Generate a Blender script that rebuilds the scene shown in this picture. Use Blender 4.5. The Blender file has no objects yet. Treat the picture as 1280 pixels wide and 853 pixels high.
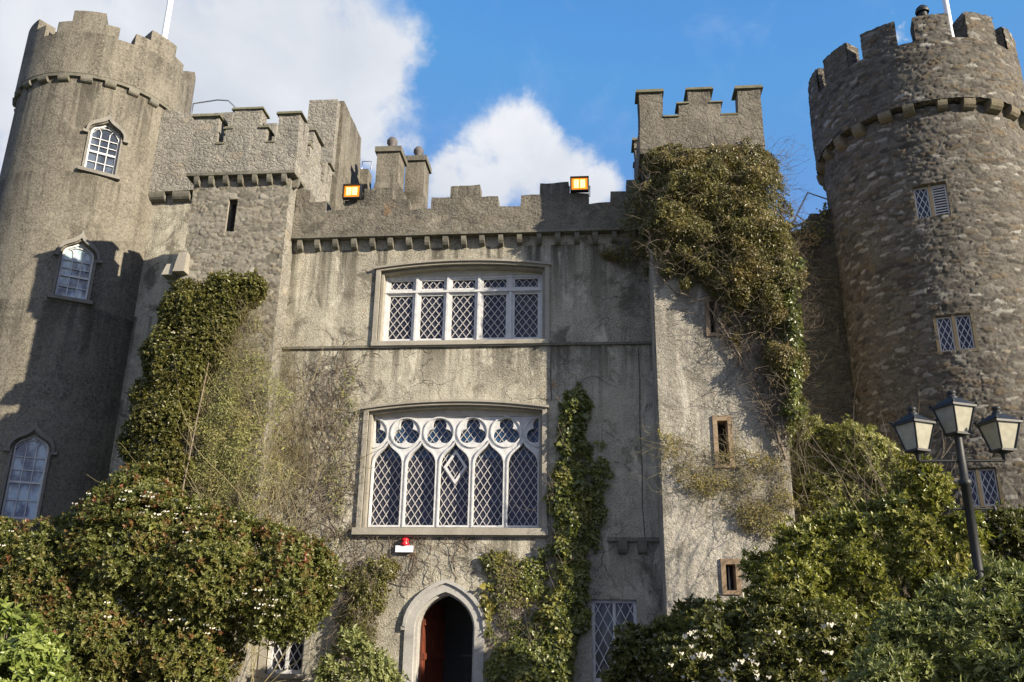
import bpy, bmesh, math, random
import numpy as np
from mathutils import Vector, Matrix, noise as mnoise

random.seed(7)
RNG = np.random.default_rng(11)
S = bpy.context.scene
COL = S.collection
PI = math.pi
rad = math.radians

# ------------------------------------------------------------------ camera
cam = bpy.data.objects.new('camera', bpy.data.cameras.new('camera'))
COL.objects.link(cam)
Fv = Vector((-0.08821, 0.94196, 0.32392)); Rv = Vector((0.99598, 0.08844, 0.01403)); Uv = Vector((0.01543, -0.32385, 0.94598))
Mx = Matrix((Rv, Uv, -Fv)).transposed().to_4x4()
Mx.translation = Vector((0, -18, 1.6))
cam.matrix_world = Mx
cam.data.sensor_width = 36
cam.data.lens = 36 * 1100 / 1280
cam.data.clip_end = 3000
S.camera = cam

# ------------------------------------------------------------------ sun, sky, exposure
SUN_AZ, SUN_EL = rad(61.5), rad(19.5)          # azimuth to the right of the facade's normal (-Y)
SD = Vector((math.sin(SUN_AZ) * math.cos(SUN_EL), -math.cos(SUN_AZ) * math.cos(SUN_EL), math.sin(SUN_EL)))
sun = bpy.data.objects.new('sun', bpy.data.lights.new('sun', 'SUN'))
COL.objects.link(sun)
sun.data.energy = 5.0
sun.data.angle = rad(0.55)
sun.data.color = (1.0, 0.89, 0.72)
sun.rotation_euler = SD.to_track_quat('Z', 'Y').to_euler()
sun.location = (30, -30, 30)
S.view_settings.view_transform = 'Standard'
S.view_settings.look = 'None'
S.view_settings.gamma = 1
S.view_settings.exposure = 1.0
S.render.engine = 'CYCLES'

world = bpy.data.worlds.new('World'); S.world = world; world.use_nodes = True
wt = world.node_tree; wt.nodes.clear()


def N(nt, typ, **kw):
    n = nt.nodes.new(typ)
    for k, v in kw.items():
        if k.startswith('_'):
            n.inputs[k[1:].replace('_', ' ')].default_value = v
        else:
            setattr(n, k, v)
    return n


def math_node(nt, op, a, b=None, c=None, clamp=False):
    n = nt.nodes.new('ShaderNodeMath'); n.operation = op; n.use_clamp = clamp
    for i, x in enumerate((a, b, c)):
        if x is None:
            continue
        if hasattr(x, 'default_value') or hasattr(x, 'is_output'):
            nt.links.new(x, n.inputs[i])
        else:
            n.inputs[i].default_value = x
    return n.outputs[0]


def maprange(nt, v, a, b, c=0.0, d=1.0, smooth=True):
    n = nt.nodes.new('ShaderNodeMapRange')
    n.interpolation_type = 'SMOOTHSTEP' if smooth else 'LINEAR'
    nt.links.new(v, n.inputs[0])
    for i, x in zip((1, 2, 3, 4), (a, b, c, d)):
        n.inputs[i].default_value = x
    return n.outputs[0]


def mixcol(nt, fac, a, b, mode='MIX'):
    n = nt.nodes.new('ShaderNodeMix'); n.data_type = 'RGBA'; n.blend_type = mode
    for s, x in ((n.inputs[0], fac), (n.inputs[6], a), (n.inputs[7], b)):
        if hasattr(x, 'is_output'):
            nt.links.new(x, s)
        elif isinstance(x, (int, float)):
            s.default_value = x
        else:
            s.default_value = (*x, 1)
    return n.outputs[2]


def build_sky():
    nt = wt
    sky = N(nt, 'ShaderNodeTexSky', sky_type='NISHITA', sun_disc=False, sun_elevation=SUN_EL,
            sun_rotation=PI - SUN_AZ, altitude=50, air_density=1.0, dust_density=0.2, ozone_density=2.0)
    tc = N(nt, 'ShaderNodeTexCoord')
    d = tc.outputs['Generated']
    nz = N(nt, 'ShaderNodeTexNoise', _Scale=8.0, _Detail=12.0, _Roughness=0.6, _Distortion=0.35)
    nt.links.new(d, nz.inputs['Vector'])
    nz2 = N(nt, 'ShaderNodeTexNoise', _Scale=3.0, _Detail=4.0, _Roughness=0.5)
    nt.links.new(d, nz2.inputs['Vector'])
    wz = N(nt, 'ShaderNodeTexNoise', _Scale=5.5, _Detail=10.0, _Roughness=0.62)
    nt.links.new(d, wz.inputs['Vector'])
    wv = N(nt, 'ShaderNodeVectorMath', operation='SUBTRACT'); nt.links.new(wz.outputs['Color'], wv.inputs[0]); wv.inputs[1].default_value = (0.5, 0.5, 0.5)
    wm_ = N(nt, 'ShaderNodeVectorMath', operation='MULTIPLY_ADD'); nt.links.new(wv.outputs[0], wm_.inputs[0]); wm_.inputs[1].default_value = (0.20, 0.20, 0.20); nt.links.new(d, wm_.inputs[2])
    dw = wm_.outputs[0]
    blobs = [(-0.511, 0.652, 0.56, 0.10), (-0.539, 0.678, 0.499, 0.10), (-0.399, 0.719, 0.569, 0.10), (-0.331, 0.732, 0.595, 0.105),
             (-0.275, 0.761, 0.593, 0.082), (-0.225, 0.777, 0.592, 0.05), (-0.301, 0.785, 0.542, 0.068), (-0.262, 0.811, 0.527, 0.045),
             (-0.362, 0.761, 0.538, 0.09), (-0.072, 0.862, 0.500, 0.05), (-0.035, 0.858, 0.512, 0.044), (-0.003, 0.875, 0.485, 0.038),
             (-0.119, 0.866, 0.486, 0.042), (-0.165, 0.862, 0.484, 0.036), (0.303, 0.75, 0.588, 0.012), (0.313, 0.755, 0.577, 0.010),
             # unseen clouds; those behind the camera added as fill on shaded walls
             (-0.66, 0.55, 0.5, 0.14), (0.75, 0.6, 0.28, 0.1), (0.25, -0.8, 0.52, 0.36), (-0.6, -0.55, 0.5, 0.32), (-0.1, -0.35, 0.9, 0.3)]
    acc = None
    for x, y, z, r in blobs:
        v = Vector((x, y, z)).normalized()
        dp = N(nt, 'ShaderNodeVectorMath', operation='DISTANCE')
        nt.links.new(dw, dp.inputs[0]); dp.inputs[1].default_value = v
        m = maprange(nt, dp.outputs['Value'], r * 1.65, r * 0.25, smooth=False)
        acc = m if acc is None else math_node(nt, 'SMOOTH_MAX', acc, m, 0.25)
    n0 = math_node(nt, 'SUBTRACT', nz.outputs['Fac'], 0.5)
    w = math_node(nt, 'MULTIPLY_ADD', n0, math_node(nt, 'MULTIPLY_ADD', maprange(nt, acc, 0.0, 0.3), 1.0, 0.2), acc)
    mask = maprange(nt, w, 0.20, 0.78)
    # cloud brightness: thick parts pale grey, edges and small puffs white
    sh = math_node(nt, 'MULTIPLY_ADD', math_node(nt, 'SUBTRACT', math_node(nt, 'ADD', math_node(nt, 'MULTIPLY', nz2.outputs['Fac'], .65), math_node(nt, 'MULTIPLY', nz.outputs['Fac'], .35)), 0.5), 3.2, 0.55, clamp=True)
    ccol = mixcol(nt, sh, (2.7, 3.0, 3.5), (4.4, 4.5, 4.75))
    hsv = N(nt, 'ShaderNodeHueSaturation', _Hue=0.5, _Saturation=1.26, _Value=1.66)
    nt.links.new(sky.outputs[0], hsv.inputs['Color'])
    # per-channel cap on the sky colour, lowering its fill on shaded walls
    capped = mixcol(nt, 1.0, hsv.outputs[0], (1.4, 1.75, 3.7), 'DARKEN')
    col = mixcol(nt, mask, capped, ccol)
    bg = N(nt, 'ShaderNodeBackground', _Strength=0.1)
    nt.links.new(col, bg.inputs['Color'])
    out = N(nt, 'ShaderNodeOutputWorld')
    nt.links.new(bg.outputs[0], out.inputs[0])


build_sky()

# ------------------------------------------------------------------ object helpers


def tag(o, label=None, cat=None, group=None, kind=None):
    if label: o['label'] = label
    if cat: o['category'] = cat
    if group: o['group'] = group
    if kind: o['kind'] = kind
    return o


def thing(name, label, cat, loc=(0, 0, 0), group=None):
    o = bpy.data.objects.new(name, None)
    o.empty_display_size = 0.2
    COL.objects.link(o); o.location = loc
    o['wl'] = tuple(float(c) for c in loc)
    return tag(o, label, cat, group)


def origin_of(p):
    while p is not None and p.parent is not None:
        p = p.parent
    return Vector(p.location) if p is not None else Vector((0, 0, 0))


class MB:
    """collects geometry in world coordinates and links it as ONE mesh object"""

    def __init__(s):
        s.v = []; s.f = []; s.m = []; s.sm = []

    def add(s, vs, fs, mi=0, smooth=False):
        o = len(s.v)
        s.v.extend(tuple(p) for p in vs)
        for f in fs:
            s.f.append(tuple(o + i for i in f)); s.m.append(mi); s.sm.append(smooth)
        return s

    def box(s, x0, x1, y0, y1, z0, z1, mi=0):
        vs = [(x, y, z) for z in (z0, z1) for y in (y0, y1) for x in (x0, x1)]
        return s.add(vs, [(0, 2, 3, 1), (4, 5, 7, 6), (0, 1, 5, 4), (2, 6, 7, 3), (0, 4, 6, 2), (1, 3, 7, 5)], mi)

    def frustum(s, a, b, mi=0):
        """a, b = (x0,x1,y0,y1,z) bottom and top rectangles"""
        vs = []
        for (x0, x1, y0, y1, z) in (a, b):
            vs += [(x0, y0, z), (x1, y0, z), (x1, y1, z), (x0, y1, z)]
        return s.add(vs, [(3, 2, 1, 0), (4, 5, 6, 7), (0, 1, 5, 4), (1, 2, 6, 5), (2, 3, 7, 6), (3, 0, 4, 7)], mi)

    def bar(s, a, b, w, d, mi=0, up=None):
        """rectangular bar from a to b, w wide (in plane), d deep along y"""
        a = Vector(a); b = Vector(b); t = (b - a).normalized()
        n = Vector((0, 1, 0)) if up is None else Vector(up)
        sd = t.cross(n).normalized() * (w / 2); n = n * (d / 2)
        vs = [p + q for p in (a, b) for q in (-sd - n, sd - n, sd + n, -sd + n)]
        return s.add(vs, [(3, 2, 1, 0), (4, 5, 6, 7), (0, 1, 5, 4), (1, 2, 6, 5), (2, 3, 7, 6), (3, 0, 4, 7)], mi)

    def tube(s, pts, r, n=6, mi=0, smooth=True):
        pts = [Vector(p) for p in pts]
        rs = r if isinstance(r, (list, tuple)) else [r] * len(pts)
        vs = []
        for i, p in enumerate(pts):
            t = (pts[min(i + 1, len(pts) - 1)] - pts[max(i - 1, 0)]).normalized()
            a = t.cross(Vector((0.3, 0.9, 0.31)) if abs(t.z) > .9 else Vector((0, 0, 1))).normalized()
            b = t.cross(a)
            for k in range(n):
                q = 2 * PI * k / n
                vs.append(p + (a * math.cos(q) + b * math.sin(q)) * rs[i])
        fs = [(i * n + k, i * n + (k + 1) % n, (i + 1) * n + (k + 1) % n, (i + 1) * n + k) for i in range(len(pts) - 1) for k in range(n)]
        s.add(vs, fs, mi, smooth)
        m = len(pts) - 1
        return s.add([vs[k] for k in range(n)] + [vs[m * n + k] for k in range(n)], [tuple(range(n))[::-1], tuple(range(n, 2 * n))], mi)

    def lathe(s, cx, cy, prof, n=16, mi=0, a0=0.0, smooth=True):
        vs = [(cx + r * math.cos(a0 + 2 * PI * k / n), cy + r * math.sin(a0 + 2 * PI * k / n), z) for r, z in prof for k in range(n)]
        fs = [(i * n + k, i * n + (k + 1) % n, (i + 1) * n + (k + 1) % n, (i + 1) * n + k) for i in range(len(prof) - 1) for k in range(n)]
        s.add(vs, fs, mi, smooth)
        return s

    def extr(s, outer, holes, d0, d1, mapf, cu=None, cz=None, mi=0, smooth=False, back=True):
        """polygon (u,z) with holes, extruded from depth d0 to d1, cut at cu / cz, then mapped"""
        bm = bmesh.new()
        loops = [outer] + list(holes)

        def sheet(d):
            es = []
            if not holes:
                vv = [bm.verts.new((u, d, z)) for u, z in outer]
                bm.faces.new(vv)
                return
            for lp in loops:
                vv = [bm.verts.new((u, d, z)) for u, z in lp]
                es += [bm.edges.new((vv[i], vv[(i + 1) % len(vv)])) for i in range(len(vv))]
            bmesh.ops.triangle_fill(bm, use_beauty=True, use_dissolve=False, edges=es, normal=(0, -1, 0))
        sheet(d0)
        if back: sheet(d1)
        for lp in loops:
            n = len(lp)
            for i in range(n):
                (u0, z0), (u1, z1) = lp[i], lp[(i + 1) % n]
                vv = [bm.verts.new(p) for p in ((u0, d0, z0), (u1, d0, z1), (u1, d1, z1), (u0, d1, z0))]
                bm.faces.new(vv)
        for c in (cu or ()):
            bmesh.ops.bisect_plane(bm, geom=bm.verts[:] + bm.edges[:] + bm.faces[:], dist=1e-5, plane_co=(c, 0, 0), plane_no=(1, 0, 0))
        for c in (cz or ()):
            bmesh.ops.bisect_plane(bm, geom=bm.verts[:] + bm.edges[:] + bm.faces[:], dist=1e-5, plane_co=(0, 0, c), plane_no=(0, 0, 1))
        bm.verts.index_update()
        s.add([mapf(v.co.x, v.co.z, v.co.y) for v in bm.verts], [[v.index for v in f.verts] for f in bm.faces], mi, smooth)
        bm.free()
        return s

    def build(s, name, mat, parent=None, label=None):
        off = origin_of(parent)
        me = bpy.data.meshes.new(name)
        me.from_pydata([(x - off.x, y - off.y, z - off.z) for x, y, z in s.v], [], s.f)
        mats = mat if isinstance(mat, (list, tuple)) else [mat]
        for m in mats: me.materials.append(m)
        me.polygons.foreach_set('material_index', s.m)
        me.polygons.foreach_set('use_smooth', s.sm)
        bm = bmesh.new(); bm.from_mesh(me); bmesh.ops.recalc_face_normals(bm, faces=bm.faces[:]); bm.to_mesh(me); bm.free()
        me.update()
        o = bpy.data.objects.new(name, me)
        COL.objects.link(o)
        if parent is not None: o.parent = parent
        if label: o['label'] = label
        return o


def place(src, parent, loc, rz=0.0, scale=None):
    """copy of a part, its mesh centred on its own origin, put at world loc"""
    c = src.copy(); COL.objects.link(c)
    c.parent = parent
    c.location = Vector(loc) - origin_of(parent)
    c.rotation_euler = (0, 0, rz)
    if scale: c.scale = scale
    return c


def fast_mesh(name, verts, quads, mat, parent=None, tint=None):
    off = origin_of(parent)
    me = bpy.data.meshes.new(name)
    nv, nq = len(verts), len(quads)
    me.vertices.add(nv); me.vertices.foreach_set('co', (verts - np.array(off)).astype(np.float32).ravel())
    me.loops.add(nq * 4); me.loops.foreach_set('vertex_index', quads.astype(np.int32).ravel())
    me.polygons.add(nq)
    me.polygons.foreach_set('loop_start', np.arange(0, nq * 4, 4, dtype=np.int32))
    me.polygons.foreach_set('loop_total', np.full(nq, 4, dtype=np.int32))
    me.update(calc_edges=True); me.validate()
    if tint is not None:
        at = me.attributes.new('tint', 'FLOAT', 'POINT'); at.data.foreach_set('value', tint.astype(np.float32))
    me.materials.append(mat)
    o = bpy.data.objects.new(name, me); COL.objects.link(o)
    if parent is not None: o.parent = parent
    return o


def flat(y0, jit=0.0):
    def f(u, z, d):
        if jit:
            q = mnoise.noise_vector(Vector((u * 2.3, y0, z * 2.3))) * jit
            return (u + q.x, y0 + d + q.y, z + q.z)
        return (u, y0 + d, z)
    return f


def side(x0, sgn=1, jit=0.0):
    """wall facing -X (sgn=1, depth goes +X) or facing +X (sgn=-1)"""
    def f(u, z, d):
        q = mnoise.noise_vector(Vector((u * 2.3, x0, z * 2.3))) * jit
        return (x0 + sgn * d + q.x, u + q.y, z + q.z)
    return f


def cyl(cx, cy, R, jit=0.0, Rf=None, jf=2.3):
    """u = arc length on radius R measured from the -Y direction towards +X"""
    def f(u, z, d):
        a = u / R; r = (Rf(z) if Rf else R) - d
        p = Vector((cx + r * math.sin(a), cy - r * math.cos(a), z))
        if jit:
            p = p + mnoise.noise_vector(p * jf) * jit
        return tuple(p)
    return f


def steps(a, b, d):
    n = max(1, int(round((b - a) / d)))
    return [a + (b - a) * i / n for i in range(1, n)]


def bez(p0, p1, p2, p3, n=8):
    out = []
    for i in range(n + 1):
        t = i / n; q = 1 - t
        out.append(tuple(q ** 3 * a + 3 * q * q * t * b + 3 * q * t * t * c + t ** 3 * d for a, b, c, d in zip(p0, p1, p2, p3)))
    return out


def ogee(cx, w, z0, h, sharp=1.0, n=8):
    """right-to-left curve over an opening of half width w, spring z0, rise h"""
    r = bez((cx + w, z0), (cx + w, z0 + .62 * h), (cx + (.5 - .32 * sharp) * w, z0 + (.72 - .2 * sharp) * h), (cx, z0 + h), n)
    return r + [(2 * cx - x, z) for x, z in r[-2::-1]]


def seg_arch(x0, x1, z, rise, n=12):
    """right to left flat arch"""
    return [(x1 + (x0 - x1) * i / n, z + rise * (1 - (2 * i / n - 1) ** 2)) for i in range(n + 1)]


def rect(x0, x1, z0, z1):
    return [(x0, z0), (x1, z0), (x1, z1), (x0, z1)]

# ------------------------------------------------------------------ materials


def new_mat(name):
    m = bpy.data.materials.new(name); m.use_nodes = True
    nt = m.node_tree; nt.nodes.clear()
    b = N(nt, 'ShaderNodeBsdfPrincipled'); o = N(nt, 'ShaderNodeOutputMaterial')
    nt.links.new(b.outputs[0], o.inputs[0])
    return m, nt, b, o


def simple(name, col, rough=0.6, metal=0.0, spec=0.5, var=0.0, vscale=6.0, bump=0.0):
    m, nt, b, o = new_mat(name)
    b.inputs['Roughness'].default_value = rough; b.inputs['Metallic'].default_value = metal
    b.inputs['Specular IOR Level'].default_value = spec
    if var or bump:
        g = N(nt, 'ShaderNodeNewGeometry')
        nz = N(nt, 'ShaderNodeTexNoise', _Scale=vscale, _Detail=6.0, _Roughness=0.65)
        nt.links.new(g.outputs['Position'], nz.inputs['Vector'])
        f = maprange(nt, nz.outputs['Fac'], 0.3, 0.7)
        c = mixcol(nt, f, tuple(x * (1 - var) for x in col), tuple(min(1, x * (1 + var)) for x in col))
        nt.links.new(c, b.inputs['Base Color'])
        if bump:
            bp = N(nt, 'ShaderNodeBump', _Strength=bump, _Distance=0.02)
            nt.links.new(nz.outputs['Fac'], bp.inputs['Height']); nt.links.new(bp.outputs[0], b.inputs['Normal'])
    else:
        b.inputs['Base Color'].default_value = (*col, 1)
    return m


def noise_tex(nt, pos, scale, detail=6, rough=0.6, vec=(1, 1, 1), off=(0, 0, 0), dist=0.0):
    mp = N(nt, 'ShaderNodeMapping'); mp.inputs['Scale'].default_value = vec; mp.inputs['Location'].default_value = off
    nt.links.new(pos, mp.inputs['Vector'])
    nz = N(nt, 'ShaderNodeTexNoise', _Scale=scale, _Detail=detail, _Roughness=rough, _Distortion=dist)
    nt.links.new(mp.outputs[0], nz.inputs['Vector'])
    return nz.outputs['Fac']


ALB = 0.66


def masonry(name, dark, mid, light, streak=0.6, grain=0.35, grain_scale=22, bump=0.6, bdist=0.03, rubble=None, rub_mix=0.6, mortar=(0.3, 0.28, 0.23),
            lichen=(0.42, 0.40, 0.3), lichen_amt=0.3, rust=0.0, off=(0, 0, 0), moss=0.0, blotch=0.0, drips=(), crack=0.0):
    k_ = ALB
    dark, mid, light, lichen, mortar = [tuple(x * k_ for x in c) for c in (dark, mid, light, lichen, mortar)]
    m, nt, b, o = new_mat(name)
    b.inputs['Roughness'].default_value = 0.93; b.inputs['Specular IOR Level'].default_value = 0.15
    g = N(nt, 'ShaderNodeNewGeometry'); pos = g.outputs['Position']
    big = noise_tex(nt, pos, 0.55, 6, 0.66, off=off, dist=0.6)
    med = noise_tex(nt, pos, 2.6, 5, 0.7, off=off)
    stk = noise_tex(nt, pos, 3.0, 6, 0.62, vec=(1, 1, 0.11), off=off)
    fine = noise_tex(nt, pos, grain_scale, 3, 0.75)
    vfine = noise_tex(nt, pos, grain_scale * 3.2, 1, 0.7)
    c = mixcol(nt, maprange(nt, big, 0.38, 0.58), dark, mid)
    c = mixcol(nt, math_node(nt, 'MULTIPLY', maprange(nt, med, 0.48, 0.72), 0.75), c, light)
    c = mixcol(nt, math_node(nt, 'MULTIPLY', maprange(nt, stk, 0.50, 0.64), streak), c, tuple(x * 0.55 for x in dark), 'MIX')
    h = math_node(nt, 'ADD', math_node(nt, 'MULTIPLY', fine, 0.6), math_node(nt, 'MULTIPLY', vfine, 0.4))
    if rubble:
        sx, sz, warp = rubble
        wz = N(nt, 'ShaderNodeTexNoise', _Scale=3.5, _Detail=6.0, _Roughness=0.6)
        nt.links.new(pos, wz.inputs['Vector'])
        wv = N(nt, 'ShaderNodeVectorMath', operation='MULTIPLY_ADD')
        nt.links.new(wz.outputs['Color'], wv.inputs[0]); wv.inputs[1].default_value = (warp,) * 3; nt.links.new(pos, wv.inputs[2])
        mp = N(nt, 'ShaderNodeMapping'); mp.inputs['Scale'].default_value = (sx, sx, sz)
        nt.links.new(wv.outputs[0], mp.inputs['Vector'])
        v1 = N(nt, 'ShaderNodeTexVoronoi', feature='F1'); v1.inputs['Scale'].default_value = 1.0
        v2 = N(nt, 'ShaderNodeTexVoronoi', feature='DISTANCE_TO_EDGE'); v2.inputs['Scale'].default_value = 1.0
        for v in (v1, v2): nt.links.new(mp.outputs[0], v.inputs['Vector'])
        bw = N(nt, 'ShaderNodeSeparateColor'); nt.links.new(v1.outputs['Color'], bw.inputs[0])
        stone = mixcol(nt, maprange(nt, bw.outputs[0], 0.05, 0.95, smooth=False), tuple(x * 0.7 for x in dark), tuple(x * 1.05 for x in light))
        stone = mixcol(nt, math_node(nt, 'MULTIPLY', maprange(nt, bw.outputs[1], 0.8, 0.95), 0.5), stone, (mid[0] * 1.3, mid[1] * 1.0, mid[2] * 0.65))
        # smaller stones packed between the bigger ones
        mp2 = N(nt, 'ShaderNodeMapping'); mp2.inputs['Scale'].default_value = (sx * 2.1, sx * 2.1, sz * 1.7); mp2.inputs['Location'].default_value = (3.3, 1.7, 0.6)
        nt.links.new(wv.outputs[0], mp2.inputs['Vector'])
        w1 = N(nt, 'ShaderNodeTexVoronoi', feature='F1'); w2 = N(nt, 'ShaderNodeTexVoronoi', feature='DISTANCE_TO_EDGE')
        for v in (w1, w2):
            v.inputs['Scale'].default_value = 1.0; nt.links.new(mp2.outputs[0], v.inputs['Vector'])
        bw2 = N(nt, 'ShaderNodeSeparateColor'); nt.links.new(w1.outputs['Color'], bw2.inputs[0])
        pick = maprange(nt, noise_tex(nt, pos, 1.3, 4, 0.6, vec=(1, 1, 1.8), off=(6, 1, 2)), 0.44, 0.54)
        stone2 = mixcol(nt, maprange(nt, bw2.outputs[0], 0.05, 0.95, smooth=False), tuple(x * 0.75 for x in dark), light)
        stone = mixcol(nt, pick, stone, stone2)
        patch = maprange(nt, noise_tex(nt, pos, 0.8, 5, 0.6, off=(2, 8, 4)), 0.35, 0.6)
        c = mixcol(nt, math_node(nt, 'MULTIPLY', math_node(nt, 'MULTIPLY_ADD', patch, 0.6, 0.4), rub_mix), c, stone)
        dd = N(nt, 'ShaderNodeMix'); nt.links.new(pick, dd.inputs[0]); nt.links.new(v2.outputs['Distance'], dd.inputs[2]); nt.links.new(w2.outputs['Distance'], dd.inputs[3])
        edge = math_node(nt, 'ADD', dd.outputs[0], math_node(nt, 'MULTIPLY_ADD', fine, 0.22, -0.10))
        mm = maprange(nt, edge, 0.0, 0.11)
        c = mixcol(nt, math_node(nt, 'MULTIPLY', math_node(nt, 'SUBTRACT', 1.0, mm), 0.35 * rub_mix), c, mortar)
        h = math_node(nt, 'ADD', math_node(nt, 'MULTIPLY', h, 0.8), math_node(nt, 'MULTIPLY', maprange(nt, edge, -0.02, 0.25), 1.4 * max(0.0, rub_mix - .12)))
        h = math_node(nt, 'ADD', h, math_node(nt, 'MULTIPLY', bw.outputs[2], 0.5 * rub_mix))
    c = mixcol(nt, math_node(nt, 'MULTIPLY', maprange(nt, fine, 0.35, 0.62), grain), c, tuple(min(1, x * 1.5) for x in light))
    c = mixcol(nt, math_node(nt, 'MULTIPLY', maprange(nt, vfine, 0.55, 0.36), grain), c, tuple(x * 0.4 for x in dark))
    li = noise_tex(nt, pos, 4.5, 5, 0.75, off=(3, 7, 1))
    c = mixcol(nt, math_node(nt, 'MULTIPLY', maprange(nt, li, 0.58, 0.66), lichen_amt), c, lichen)
    if rust:
        ru = noise_tex(nt, pos, 1.7, 7, 0.7, vec=(1, 1, 0.6), off=(9, 2, 5))
        c = mixcol(nt, math_node(nt, 'MULTIPLY', maprange(nt, ru, 0.63, 0.72), rust), c, (0.33, 0.17, 0.06))
    if drips:
        sp = N(nt, 'ShaderNodeSeparateXYZ'); nt.links.new(pos, sp.inputs[0]); zz = sp.outputs['Z']
        dn = noise_tex(nt, pos, 2.6, 5, 0.62, vec=(1, 1, 0.05), off=(4, 4, 0))
        dn2 = noise_tex(nt, pos, 7.0, 3, 0.6, vec=(1, 1, 0.04), off=(1, 9, 0))
        dm = maprange(nt, math_node(nt, 'MULTIPLY_ADD', dn2, 0.35, dn), 0.60, 0.78)
        for zt_, ln_, am in drips:
            f_ = math_node(nt, 'MULTIPLY', maprange(nt, zz, zt_ - ln_, zt_ - .05, smooth=False), math_node(nt, 'LESS_THAN', zz, zt_))
            f_ = math_node(nt, 'MULTIPLY', math_node(nt, 'MULTIPLY', f_, dm), am)
            c = mixcol(nt, f_, c, tuple(x * 0.42 for x in dark))
    if crack:
        cw_ = N(nt, 'ShaderNodeTexNoise', _Scale=2.2, _Detail=5.0); nt.links.new(pos, cw_.inputs['Vector'])
        cv_ = N(nt, 'ShaderNodeVectorMath', operation='MULTIPLY_ADD'); nt.links.new(cw_.outputs['Color'], cv_.inputs[0]); cv_.inputs[1].default_value = (.8, .8, .8); nt.links.new(pos, cv_.inputs[2])
        cr_ = N(nt, 'ShaderNodeTexVoronoi', feature='DISTANCE_TO_EDGE'); cr_.inputs['Scale'].default_value = .75; nt.links.new(cv_.outputs[0], cr_.inputs['Vector'])
        ck = math_node(nt, 'MULTIPLY', maprange(nt, cr_.outputs['Distance'], 0.010, 0.0), maprange(nt, noise_tex(nt, pos, .8, 3, .5, off=(3, 3, 9)), .52, .62))
        c = mixcol(nt, math_node(nt, 'MULTIPLY', ck, crack), c, tuple(x * 0.35 for x in dark))
        h = math_node(nt, 'SUBTRACT', h, math_node(nt, 'MULTIPLY', ck, .4))
    if blotch:
        bl = noise_tex(nt, pos, 0.9, 6, 0.72, off=(7, 3, 11), dist=1.2)
        c = mixcol(nt, math_node(nt, 'MULTIPLY', maprange(nt, bl, 0.52, 0.64), blotch), c, tuple(x * 0.62 for x in dark))
        b2 = noise_tex(nt, pos, 1.4, 6, 0.7, vec=(1, 1, .45), off=(1, 13, 2), dist=.8)
        c = mixcol(nt, math_node(nt, 'MULTIPLY', maprange(nt, b2, 0.55, 0.66), blotch), c, tuple(min(.8, x * 1.1) for x in light))
    if moss:
        mo = noise_tex(nt, pos, 3.0, 8, 0.7, off=(1, 4, 8))
        c = mixcol(nt, math_node(nt, 'MULTIPLY', maprange(nt, mo, 0.45, 0.62), moss), c, (0.10, 0.10, 0.045))
    nt.links.new(c, b.inputs['Base Color'])
    h2 = math_node(nt, 'ADD', h, math_node(nt, 'MULTIPLY', med, 1.1))
    bp = N(nt, 'ShaderNodeBump', _Strength=bump, _Distance=bdist)
    nt.links.new(h2, bp.inputs['Height']); nt.links.new(bp.outputs[0], b.inputs['Normal'])
    return m


M = {}
M['facade'] = masonry('roughcast_render', (0.26, 0.235, 0.18), (0.59, 0.545, 0.425), (0.80, 0.75, 0.61), streak=0.8, grain=0.42, grain_scale=30, bump=1.0, bdist=0.04, rubble=(3.2, 6.0, 0.25), rub_mix=0.14, blotch=0.8, rust=0.75, crack=.55, drips=((10.06, 2.2, .9), (7.66, 1.1, .7), (3.62, .9, .6)), lichen_amt=0.3)
M['parapet'] = masonry('weathered_parapet', (0.12, 0.108, 0.087), (0.22, 0.199, 0.16), (0.34, 0.31, 0.25), streak=0.3, grain=0.35, bump=0.9, rubble=(3.5, 6.5, 0.25), rub_mix=0.35, lichen=(0.45, 0.43, 0.33), lichen_amt=0.5, blotch=.5, rust=.35, drips=((11.6, .8, .5),))
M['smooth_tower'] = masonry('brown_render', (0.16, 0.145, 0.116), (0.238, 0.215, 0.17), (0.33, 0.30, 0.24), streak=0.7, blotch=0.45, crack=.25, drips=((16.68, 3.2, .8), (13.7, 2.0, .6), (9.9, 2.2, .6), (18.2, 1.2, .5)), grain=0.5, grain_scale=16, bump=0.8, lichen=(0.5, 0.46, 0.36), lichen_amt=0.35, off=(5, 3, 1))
M['turret'] = masonry('grey_rubble', (0.23, 0.215, 0.185), (0.38, 0.355, 0.30), (0.50, 0.47, 0.40), streak=0.2, grain=0.35, bump=1.0, rubble=(3.0, 6.2, 0.28), rub_mix=0.55, lichen_amt=0.3)
M['square_tower'] = masonry('pale_roughcast', (0.36, 0.33, 0.265), (0.58, 0.535, 0.44), (0.76, 0.71, 0.60), streak=0.55, grain=0.42, grain_scale=30, bump=1.0, bdist=0.04, rubble=(3.2, 6.5, 0.25), rub_mix=0.22, blotch=0.65, crack=.5, drips=((11.5, 3.0, .6), (8.0, 3.5, .5), (4.8, 1.2, .8)), lichen_amt=0.3, off=(2, 2, 6))
M['rubble'] = masonry('brown_rubble', (0.14, 0.12, 0.095), (0.27, 0.235, 0.18), (0.42, 0.38, 0.31), streak=0.1, grain=0.3, bump=1.0, bdist=0.07, rubble=(3.4, 8.5, 0.30), rub_mix=0.9, mortar=(0.2, 0.18, 0.14), lichen=(0.5, 0.48, 0.42), lichen_amt=0.4, rust=0.25)
M['rubble_dark'] = masonry('dark_rubble', (0.08, 0.072, 0.06), (0.15, 0.135, 0.11), (0.22, 0.2, 0.16), streak=0.4, grain=0.25, bump=1.0, bdist=0.05, rubble=(2.7, 6.0, 0.2), rub_mix=0.7, moss=0.5)  # darker base tones than the brown rubble, mixed with moss colour
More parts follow.
